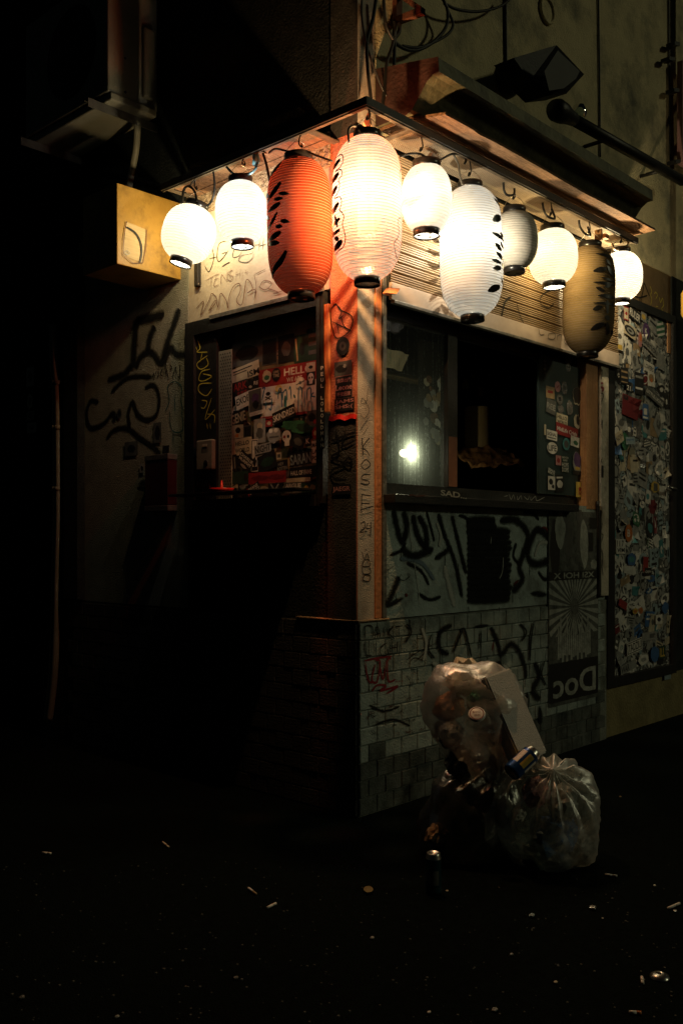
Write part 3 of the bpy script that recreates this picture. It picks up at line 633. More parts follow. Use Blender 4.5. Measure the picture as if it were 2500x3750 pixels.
for (i, j) in cells[:258]:
    u = X_D0+.02+(X_D1-X_D0-.04)*(i+.5+r2.uniform(-.5,.5))/11; v = Z_D0+.03+(Z_D1-Z_D0-.06)*(j+.5+r2.uniform(-.5,.5))/24
    w = r2.uniform(.045,.145); h = r2.uniform(.045,.13); w = min(w, 2*(u-X_D0-.006), 2*(X_D1-.006-u))
    w = max(w, .03)
    b = r2.choice(names); fg = 'black' if b in ('white','grey','cream','yellow','pink','orange','silver','lblue') else 'white'
    it = []
    kd = r2.choice(['bars','blob','blob','blobs','none','ring'])
    if kd == 'bars':
        for q in range(r2.randint(1,3)): it.append(('#rect', K_[fg], 0, .28-.28*q, r2.uniform(.4,.85), .13))
    elif kd == 'blob': it.append(('#blob', K_[r2.choice([fg,fg,'dgrey','dgrey','teal'])], r2.uniform(-.1,.1), r2.uniform(-.1,.1), r2.uniform(.4,.7), r2.uniform(.3,.7)))
    elif kd == 'blobs':
        for q in range(4): it.append(('#blob', K_[r2.choice([fg,fg,'grey'])], r2.uniform(-.28,.28), r2.uniform(-.28,.28), r2.uniform(.12,.35), r2.uniform(.12,.35)))
    elif kd == 'ring': it += [('#round', K_[fg], 0, 0, .8, .8), ('#round', K_[b], 0, 0, .6, .6)]
    sticker(door, PD, (u, v), w, h, math.radians(r2.gauss(0,16)), K_[b], it, kind=r2.choice(['rect','rect','rect','round','blob']), curl=r2.choice([0,.004,.012,.03]), seed=r2.randint(0,9999))
def zst2(z, rows):
    for q in rows:
        kw = dict(q[3]) if len(q) > 3 else {}
        sticker_px(door, PD, z(*q[0]), K_[q[1]], [(i[0], K_[i[1]])+tuple(i[2:]) for i in q[2]], n0=.013+.001*rnd.random(), **kw)
zst2(zd, [
 ((820,280,965,430),'black',[('RULER','white',0,0,.9,.62)],dict(rot=-12)), ((755,250,815,415),'red',[('#rect','cream',0,0,.84,.84),('#blob','red',0,0,.55,.3)]),
 ((965,320,1035,430),'grey',[('#round','yellow',0,0,.7,.6)],dict(rot=-8)), ((985,690,1175,800),'grey',[('BABYLON','black',0,0,.95,.55)],dict(rot=-17)),
 ((990,445,1072,650),'purple',[('K','white',0,0,.35,.32)],dict(kind='round')), ((760,470,905,620),'cream',[('#round','black',0,0,.95,.75),('#round','grey',.02,0,.6,.45),('#blob','black',0,0,.35,.2)],dict(rot=-10)),
 ((735,1355,935,1610),'dred',[('#rect','black',0,.35,.9,.2)],dict(rot=-6,curl=.02)), ((985,1445,1060,1640),'blue',[('#rect','white',0,.02,.55,.4),('#rect','white',0,-.36,.8,.12)]),
 ((785,1170,850,1290),'black',[('21','white',0,-.15,.7,.5)],dict(rot=-6)), ((715,1000,810,1200),'black',[('#rect','kraft',0,.25,.8,.12),('#rect','kraft',0,-.1,.8,.12),('#rect','kraft',0,-.38,.8,.06)]),
 ((890,1060,1000,1330),'black',[('#rect','grey',0,.3,.8,.1),('#rect','white',0,-.22,.8,.09)]), ((1000,935,1130,1060),'white',[('LOVERS','black',0,0,.85,.45)],dict(rot=-8)),
 ((1025,1310,1250,1420),'dgrey',[('LITTLE LIONS','white',0,0,.92,.4)],dict(rot=-16)), ((1160,830,1260,1020),'grey',[],dict(rot=-4)), ((1050,1060,1140,1230),'white',[('#round','kraft',0,.1,.7,.6),('#blob','orange',0,-.05,.4,.35)]),
 ((655,540,750,780),'white',[('#blob','dgrey',0,.2,.6,.3),('#rect','yellow',0,-.35,.7,.25)]), ((930,540,985,760),'pink',[('#blob','orange',.1,.1,.6,.5)],dict(kind='blob',seed=3)),
 ((655,1780,750,1930),'cream',[('NOTH','black',0,0,.85,.4)],dict(rot=25)), ((780,1850,890,1940),'lblue',[('charity','blue',0,.1,.85,.4)],dict(rot=6)),
])
zst2(ze, [
 ((635,470,710,650),'orange',[('#round','orange',0,0,.95,.95),('B','white',0,0,.36,.42)],dict(kind='round')), ((655,1640,810,1770),'white',[('#rect','black',0,0,.93,.86),('#rect','white',0,0,.86,.74),('TADZIU','black',0,0,.82,.6)],dict(rot=7)),
 ((590,1870,750,1960),'grey',[('WAR','black',-.2,0,.5,.8)],dict(rot=9)), ((545,620,640,770),'white',[('11','black',-.25,.2,.3,.4),('7','black',.2,.2,.2,.4),('VIM','black',0,-.25,.8,.3)]),
 ((570,1240,655,1320),'red',[],dict(rot=-20)), ((710,1320,765,1380),'yellow',[('#blob','orange',0,0,.6,.6)],dict(kind='round')), ((770,1310,820,1375),'orange',[],dict(kind='blob',seed=2)),
 ((820,800,870,950),'red',[],dict(rot=-5)), ((650,750,750,900),'blue',[('#blob','teal',0,0,.7,.5)],dict(kind='blob',seed=7)), ((945,1385,1012,1480),'white',[('#blob','black',0,0,.6,.5)]),
 ((890,1690,985,1880),'blue',[],dict(kind='blob',seed=12)), ((760,1780,880,1900),'white',[('#blob','grey',0,0,.5,.4)],dict(kind='blob',seed=13)), ((980,1700,1045,1830),'dgreen',[('ILL','yellow',0,0,.8,.7)]),
 ((890,30,990,160),'yellow',[('#rect','dgrey',.05,0,.4,.6)],dict(kind='blob',seed=21)), ((1005,1250,1080,1380),'blue',[],dict(kind='blob',seed=17)), ((810,1560,955,1645),'grey',[('#rect','dgrey',.2,0,.4,.5)]),
 ((835,910,905,990),'black',[('CREW','white',0,0,.85,.3)]), ((1035,1920,1100,2040),'lblue',[]), ((660,1990,695,2070),'grey',[],dict(kind='blob',seed=5)),
])
# lever handle
h0 = onY(2472, 1792, -.05); hd = MB().tube([h0+Vector((0,.06,0)), h0], .012, 8).tube([h0, h0+Vector((-.045,-.004,.002)), h0+Vector((-.12,0,.012))], [.012,.011,.008], 8); hd.build('door_handle', M['steel'], bar, True)
PT = Plane('Y', .03)
stroke(wa, PT, zs(zoomer(2150, 800, .2232), [[(1015,1110),(1045,1190),(1030,1250),(1045,1330),(1030,1420)],[(1090,1240),(1110,1210),(1140,1260),(1110,1320)],[(1170,1290),(1190,1380),(1220,1310),(1240,1420),(1210,1480),(1250,1560),(1300,1540)],[(1110,1440),(1150,1450)]]), 4, M['ink_yellow'])
stroke(wa, PT, zs(zoomer(2150, 800, .2232), [[(920,1040),(900,1200),(880,1300),(885,1480)],[(920,1050),(970,1180),(1010,1280)],[(740,1260),(850,1300),(980,1260)],[(850,1240),(855,1460)]]), 11, M['spray_black'], True)
box('transom_post', M['wood_post'], bar, onY(2446,1100).x, onY(2460,1100).x, .005, .03, 2.42, 2.66, .003)
# markings on the white post
PW = Plane('Y', -.02)
stroke(wpost, PW, zs(ze, [[(412,290),(420,340),(412,430),(425,480)],[(420,480),(410,560),(430,580),(412,655)],[(415,720),(428,800),(420,900),(432,990)]]), 3.2, M['ink'])
stroke(wpost, PW, zs(zd, [[(505,925),(495,960),(515,970)],[(490,1060),(510,1020),(510,1090),(490,1140)],[(490,1230),(520,1240)],[(490,1310),(525,1330),(500,1420),(525,1350)],[(495,1500),(500,1570)],[(495,1600),(500,1700),(515,1640),(510,1760)],[(490,2100),(515,2180)],[(515,2100),(490,2180)]]), 3.2, M['ink'])
stroke(wpost, PW, zs(zd, [[(490,1190),(520,1185)],[(490,1240),(525,1250),(510,1290)]]), 9, M['ink_red'])
sticker_px(wpost, PW, zd(498,2200,525,2350), K_['black'], [])
cable('drain_pipe', 'thin dark pipe ending beside the white door post', [onY(2187,1835,-.02), onY(2189,2000,-.02), onY(2189,2188,-.02)], .012, M['black_metal'], cat='pipe')

# ------------------------------------------------------------------ poster on the lower wall
PP = Plane('Y', .002)
z6 = zoomer(1280, 1800, .6186)
def poster_items():
    it = [('#rect', K_['grey'], 0, .28, .98, .42), ('#blob', K_['black'], -.35, .4, .3, .18), ('#blob', K_['black'], .28, .42, .3, .14), ('#blob', K_['black'], -.1, .24, .3, .12), ('#blob', K_['white'], .15, .3, .25, .2)]
    it.append(('#rect', K_['black'], 0, .115, 1., .03))
    return it
bgp = mat('poster_paper', (.1,.11,.1), (.03,.033,.03), 22, .8, lo=.3, hi=.6, bump=.3)
pgrey = mat('poster_print', (.34,.37,.34), (.2,.22,.2), 22, .8, bump=.3)
pu0, pv1 = PP.uv(1996, 2000)[0], PP.uv(2080, 1872)[1]; pu1, pv0 = PP.uv(2178, 2300)[0], PP.uv(2080, 2572)[1]
pw, ph = pu1-pu0, pv1-pv0
ps = sticker(bar, PP, ((pu0+pu1)/2, (pv0+pv1)/2), pw, ph, 0, bgp, [
   ('#blob', K_['black'], -.38, .3, .2, .35), ('#blob', K_['dgrey'], -.12, .36, .22, .25), ('#blob', pgrey, -.28, .4, .22, .2), ('#rect', K_['dgrey'], .1, .4, .1, .22), ('#blob', pgrey, .2, .33, .2, .28), ('#rect', K_['black'], .38, .44, .14, .06), ('#rect', K_['black'], .34, .34, .1, .1), ('#blob', pgrey, .4, .22, .16, .06)], n0=.0185, name='poster')
PQ = Plane('Y', -.0175)
# rays bursting from the middle
cu, cv = (pu0+pu1)/2, pv0+ph*.5
V, Fc = [], []
for i in range(30):
    a = math.radians(i*12+4); da = math.radians(3.2); r0, r1 = .05, .5
    def clip(an):
        dx, dy = math.cos(an), math.sin(an); t = min((pw*.49)/max(abs(dx),1e-4), (ph*.145)/max(abs(dy),1e-4)); return t
    b = len(V); t0, t1 = clip(a-da), clip(a+da)
    for an, t in ((a-da*.5, .045), (a-da, t0), (a+da, t1), (a+da*.5, .045)): V.append(PQ.pt(cu+math.cos(an)*t, cv+math.sin(an)*t*1.0, 0))
    Fc.append((b,b+1,b+2,b+3))
mesh('printed_rays', V, Fc, pgrey, ps)
PQ2 = Plane('Y', -.0179)
V, Fc = [], []
for i in range(16):
    x = cu+(i-7.5)*pw*.042; top_ = pv0+ph*(.40+.05*math.sin(i*1.9)); bot = pv0+ph*(.235+.02*math.sin(i*2.7)); s = pw*.013
    b = len(V); V += [PQ2.pt(x-s, top_), PQ2.pt(x+s, top_), PQ2.pt(x+s*1.6, bot), PQ2.pt(x-s*1.6, bot)]; Fc.append((b,b+1,b+2,b+3))
mesh('printed_folds', V, Fc, pgrey, ps)
def mirrored(parent, pl, s, cuv, w, h, m, name='lettering'):
    v, f = text2d(s, .02); return mesh(name, [pl.pt(cuv[0]-x*w, cuv[1]+y*h) for x, y in v], [tuple(reversed(t)) for t in f], m, parent)
sticker(ps, PQ2, (cu, pv0+ph*.12), pw*.98, ph*.2, 0, K_['black'], n0=.0002, name='printed_block')
sticker(ps, PQ2, (cu, pv0+ph*.665), pw*.98, ph*.045, 0, K_['black'], n0=.0002, name='printed_block')
PQ3 = Plane('Y', -.0188)
mirrored(ps, PQ3, 'Doc', (cu+.005, pv0+ph*.105), pw*.86, ph*.13, pgrey); mirrored(ps, PQ3, 'XSI HOI X', (cu, pv0+ph*.665), pw*.82, ph*.032, pgrey)
# hangers tilted paint on the lower wall
PLW = Plane('Y', -.009)
stroke(wl_, PLW, zs(z6, [[(255,100),(280,220),(310,300),(335,210),(315,110)],[(370,130),(400,260),(450,330),(445,220),(400,140)],[(300,335),(380,380),(500,335)],[(880,175),(980,170),(1050,250),(1030,350),(1000,450),(1020,520),(955,600)],[(1185,285),(1110,225),(1070,290),(1050,380),(1095,430),(1185,405)],[(210,690),(258,580),(290,500)]]), 54, M['spray_black'], True)
stroke(wl_, PLW, zs(z6, [[(520,120),(560,260),(620,420),(665,640)],[(600,130),(640,300),(690,500)],[(200,690),(330,622)],[(1050,600),(1180,612)],[(500,400),(560,360),(600,330)]]), 38, M['spray_black'], True)
stroke(wl_, PLW, [[z6(680+(0 if j<3 else 5), 170+j*34), z6(800, 168+j*34), z6((860 if j<2 else 962)+8*math.sin(j*1.7), 172+j*33)] for j in range(15)], 56, M['spray_black'], True)
stroke(wl_, PLW, zs(z6, [[(450,110),(480,220),(500,300)],[(330,420),(420,470),(470,560)],[(400,600),(470,640),(540,620)],[(640,140),(690,160),(700,230)],[(985,300),(965,380),(1000,430)],[(1110,470),(1150,520),(1190,500)],[(230,380),(300,350),(330,300)],[(1020,120),(1080,130),(1120,170)]]), 26, M['spray_black'], True)
stroke(wl_, PLW, zs(z6, [[(345,120),(365,330),(400,550),(412,690)],[(835,260),(830,320)],[(905,380),(900,470),(880,520)]]), 7, M['spray_pale'], True)
stroke(wl_, PLW, zs(z6, [[(555,430),(585,560),(620,690)]]), 46, M['spray_pale'], True)
stroke(wl_, PLW, zs(z6, [[(510,180),(535,260),(525,330)],[(1090,390),(1120,310),(1170,300)],[(240,640),(270,590),(300,550)]]), 26, M['spray_pale'], True)
stroke(wl_, PLW, zs(z6, [[(290,395),(380,405),(440,440),(500,530)]]), 34, M['spray_blue'], True)
stroke(wl_, PLW, zs(z6, [[(1100,240),(1150,215),(1180,260)],[(325,600),(340,625)],[(1000,520),(960,560)]]), 24, M['spray_red'], True)
stroke(wl_, PLW, zs(z6, [[(225,430),(222,520)],[(215,470),(260,440)],[(300,490),(290,515),(320,525),(350,500),(340,480)]]), 2.5, M['ink'])
PBK = Plane('Y', -.0145)
stroke(plr, PBK, zs(z6, [[(605,790),(535,830),(530,930),(585,962)]]), 36, M['spray_black'], True)
stroke(plr, PBK, zs(z6, [[(605,960),(650,850),(675,820),(718,990)],[(720,800),(835,790)],[(772,800),(768,960)],[(1085,760),(1065,900),(1060,1010)]]), 25, M['spray_black'], True)
stroke(plr, PBK, zs(z6, [[(830,800),(870,880),(895,960),(950,905),(1000,945),(1035,1040),(1040,1110)]]), 46, M['spray_black'], True)
stroke(plr, PBK, zs(z6, [[(1090,1010),(1120,1090),(1080,1180),(1130,1230)],[(1050,1180),(1040,1330),(1060,1420)],[(1120,1250),(1130,1400)]]), 54, M['spray_black'], True)
stroke(plr, PBK, zs(z6, [[(850,880),(840,960)],[(1065,880),(1062,990)]]), 16, M['spray_red'], True)
stroke(plr, PBK, zs(z6, [[(90,1010),(110,1120),(150,1127)],[(150,1022),(130,1110),(160,1127),(178,1010),(150,1000)],[(172,1010),(195,1112),(215,1000)],[(243,990),(222,1000),(227,1120),(268,1112)],[(85,1002),(165,985),(248,975)],[(274,1120),(277,1128)],[(291,1119),(294,1127)],[(307,1117),(310,1125)],[(130,1182),(160,1147),(212,1150),(180,1180),(283,1152),(215,1197)]]), 7.5, M['ink_red'])
stroke(plr, PBK, zs(z6, [[(90,872),(90,800),(130,800),(136,862)],[(145,877),(160,800),(182,872)],[(150,847),(180,840)],[(203,800),(203,872)],[(226,795),(229,872)],[(258,795),(230,835),(262,872)],[(266,800),(308,795)],[(287,800),(287,872)],[(90,884),(94,962),(128,972)],[(152,887),(152,972)],[(218,892),(177,930),(187,972),(222,962),(217,932)],[(246,884),(246,962)],[(276,884),(276,962)],[(246,922),(276,922)],[(293,884),(288,977)]]), 5, M['ink'])
stroke(plr, PBK, zs(z6, [[(480,1010),(560,1040),(640,1000)],[(900,1020),(960,1100),(930,1220)],[(420,800),(450,900),(430,1010)],[(960,1300),(1010,1380),(980,1460)]]), 30, M['spray_pale'], True)
stroke(plr, PBK, zs(z6, [[(330,780),(360,830),(320,900)],[(480,840),(460,930),(500,990)],[(1000,780),(1040,830),(1010,890)],[(1150,1000),(1130,1080),(1160,1150)],[(950,1090),(960,1200),(1000,1290)],[(820,1050),(880,1010),(900,1080)],[(110,1260),(200,1300),(300,1270)],[(150,1380),(260,1350),(360,1390)]]), 18, M['spray_black'], True)
for (x_, y_, l_) in ((545,960,60),(655,985,45),(770,955,70),(890,955,80),(1035,1100,60),(1062,1005,50)):
    stroke(plr, PBK, [z6(x_, y_), z6(x_+2, y_+l_*.5), z6(x_+1, y_+l_)], 6, M['spray_black'], True)
for (x_, y_, l_) in ((300,330,90),(560,330,120),(640,420,80),(1060,430,70),(1180,410,50),(960,600,60),(270,600,50),(700,680,40),(880,680,50)):
    stroke(wl_, PLW, [z6(x_, y_), z6(x_+2, y_+l_*.5), z6(x_+1, y_+l_)], 6, M['spray_black'], True)
st = []
for i in range(40):
    x, y = rnd.uniform(95, 420), rnd.uniform(1190, 1440)
    if i < 14: x, y = rnd.uniform(320, 520), rnd.uniform(820, 1150)
    st.append([z6(x+rnd.uniform(-4,18)*j*.5, y+rnd.uniform(-14,14)) for j in range(rnd.randint(3,6))])
stroke(plr, PBK, st[:26], 2.2, M['ink']); stroke(plr, PBK, st[26:], 2.2, M['ink_brown'])
stroke(plr, PBK, zs(z6, [[(330,1000),(400,950),(440,930)],[(345,1020),(380,985),(435,1000)],[(400,935),(430,960),(395,1000)],[(355,1050),(390,1055)],[(370,1060),(365,1150)],[(350,1120),(362,1152),(378,1115)],[(390,870),(435,872)]]), 3, M['ink'])

# ------------------------------------------------------------------ pillar markings and stickers
zp = zoomer(1150, 1000, .5529)
stroke(pillar, RY, zs(zp, [[(313,1090),(316,1150),(319,1207)],[(362,1093),(318,1152),(345,1180),(362,1212)],[(332,1238),(306,1272),(330,1300),(367,1272),(347,1240),(332,1238)],[(367,1335),(322,1338),(310,1364),(357,1380),(350,1402),(303,1393)],[(311,1465),(308,1590)],[(308,1467),(372,1476)],[(308,1527),(362,1526)],[(303,1567),(386,1545)]]), 4.4, M['ink'], taper=False)
stroke(pillar, RY, zs(zp, [[(303,1662),(328,1648),(328,1690),(298,1716),(342,1712)],[(352,1655),(340,1692),(377,1686)],[(372,1648),(366,1750)],[(312,1848),(328,1900),(345,1860),(358,1905)],[(330,1900),(313,1940),(362,1940),(355,1902),(330,1900)],[(313,1950),(320,1992),(367,1986),(360,1946)],[(330,2000),(316,2030),(355,2042),(367,2006),(330,2000)],[(335,1826),(338,1836)]]), 4, M['ink'], taper=False)
stroke(pillar, RY, zs(zp, [[(303,1042),(330,1000),(367,948)],[(320,1076),(357,1012)],[(352,762),(346,850),(310,862),(320,828),(362,902),(330,962),(300,930)]]), 2.2, M['ink'])
PPL = Plane('X', -.0047)
stroke(facing, PPL, zs(zp, [[(110,242),(145,205),(172,242),(252,290),(236,382),(150,432),(116,332),(110,242)],[(145,205),(182,252),(165,302),(195,280)],[(120,320),(222,372)],[(180,290),(200,350),(248,386)],[(150,320),(165,400)]]), 4, M['ink'])
sticker_px(facing, PPL, zp(148,424,238,545), K_['black'], [('#round', K_['dgrey'], 0, 0, .5, .5), ('#round', K_['black'], 0, 0, .2, .2)], kind='round', n0=.004)
sticker_px(facing, PPL, zp(136,584,250,680), K_['dgrey'], [('#blob', K_['black'], -.1, 0, .7, .6), ('#blob', K_['grey'], .1, .15, .2, .3)])
sticker_px(facing, PPL, zp(142,680,256,830), K_['pink'], [('#rect', K_['black'], 0, 0, .96, .96), ('快樂出門', K_['pink'], 0, .3, .8, .19), ('Leone', K_['pink'], 0, 0, .94, .25), ('平安回家', K_['pink'], 0, -.3, .8, .19)])
sticker_px(facing, PPL, zp(138,828,268,912), K_['black'], [('JAMS', K_['pink'], 0, .22, .94, .36), ('SHS:(', K_['pink'], -.02, -.2, .9, .36)])
PSHT = Plane('X', -.0092)
stroke(sheet, PSHT, zs(zp, [[(145,1050),(168,1150),(150,1222)],[(115,1112),(200,1080),(276,1053)],[(210,1050),(190,1142),(272,1108)],[(182,1180),(118,1222),(202,1265),(118,1310),(140,1366),(215,1370)],[(227,1220),(205,1258),(238,1278),(252,1242),(227,1220)]]), 9, M['ink'])
sticker_px(sheet, PSHT, zp(122,1400,246,1466), K_['black'], [('JAEGR', K_['pink'], 0, 0, .92, .6)])

# ------------------------------------------------------------------ left window
za = zoomer(640, 1100, .4209)
lw = MB(); XO = -.022
lw.box(XO, .1, Y_W2-.07, Y_W2+.0, Z_SILL-.05, 2.268); lw.box(XO, .1, Y_W1, Y_W1+.02, Z_SILL-.05, 2.268)
lw.box(XO, .1, Y_W1+.021, Y_W2-.071, 2.20, 2.268); lw.box(XO-.01, .1, Y_W1+.021, Y_W2-.071, Z_SILL-.05, Z_SILL+.0)
lwin = lw.build('left_window_frame', M['black_metal'], bar)
box('head_flashing', M['grey_metal'], lwin, -.03, -.0225, Y_P+.02, Y_W2-.2, 2.255, 2.275, .001)
jamb = box('jamb_board', M['black_metal'], bar, -.004, .03, -LX.uv(795,1500)[0], Y_W2-.071, Z_SILL+.001, 2.199)
Y_S0, Y_S1 = Y_W1+.021, -LX.uv(845,1500)[0]
box('inner_trim', M['orange_post'], bar, -.014, .02, Y_P+.002, Y_W1-.02, 1.73, 2.2, .002)
jb = box('black_jamb', M['black_metal'], bar, -.02, .06, Y_W1-.019, Y_W1-.001, Z_SILL-.04, 2.26)
stk = box('sticker_pane', mat('pane_back', (.2,.16,.08), (.09,.075,.04), 9, .5), bar, .03, .045, Y_S0, Y_S1, Z_SILL+.001, 2.199)
# perforated strip beside the pane
pfs = box('perforated_guard', mat('guard', (.3,.29,.25), (.2,.19,.16), 14, .5, .4), bar, .008, .011, Y_S1+.001, -LX.uv(797,1500)[0], Z_SILL+.002, 2.1)
mb = MB(); yy0, yy1 = Y_S1+.006, -LX.uv(800,1500)[0]; nc = 5
for j in range(46):
    for i in range(nc):
        y = yy0+(yy1-yy0)*(i+(.5 if j % 2 else .1))/nc; z = Z_SILL+.01+j*.0155
        mb.add([(.0066,y-.0055,z),(.0066,y,z-.0055),(.0066,y+.0055,z),(.0066,y,z+.0055)], [(0,1,2,3)])
mb.build('perforation', M['interior'], pfs)
PJ = Plane('X', -.004)
stroke(jamb, PJ, zs(za, [[(168,360),(205,445)],[(198,335),(225,415),(200,450),(290,450)],[(245,450),(225,540)],[(290,480),(200,550),(230,600),(295,560),(280,500)],[(310,600),(240,620),(215,690),(260,700),(325,660),(250,640)],[(325,720),(225,730),(215,790),(280,830),(330,770)],[(240,870),(285,880),(265,935),(235,935)],[(325,850),(270,1035),(355,950)],[(290,990),(350,1000),(350,1070)],[(285,1070),(292,1120)],[(312,1070),(318,1120)]]), 3.4, M['ink_yellow'])
stroke(jamb, PJ, zs(za, [[(200,1575),(205,1630)],[(200,1575),(230,1590),(205,1605),(235,1635)],[(250,1590),(255,1635),(280,1590),(285,1635)],[(245,1668),(265,1668)],[(300,1590),(320,1640)]]), 4, M['ink_red'])
PST = Plane('X', .03)
r4 = random.Random(77)
for i in range(60):
    x, y = r4.uniform(510, 1240), r4.uniform(1000, 1680) if i > 14 else r4.uniform(300, 1000); w_ = r4.uniform(50, 120); h_ = r4.uniform(50, 130); b_ = r4.choice(['cream','grey','grey','dgrey','black','white','kraft','dgreen','cream'])
    fg_ = 'black' if b_ in ('cream','grey','white','kraft') else 'grey'
    sticker_px(stk, PST, za(max(498,x-w_/2), y-h_/2, min(1262,x+w_/2), min(1684,y+h_/2)), PAL[b_], [('#blob', PAL[fg_], r4.uniform(-.2,.2), r4.uniform(-.2,.2), r4.uniform(.2,.6), r4.uniform(.2,.6)), ('#rect', PAL[fg_], 0, r4.uniform(-.35,.35), .7, .1)], rot=r4.gauss(0,12), kind=r4.choice(['rect','rect','round','blob']), seed=i, n0=.00002+.000008*i)
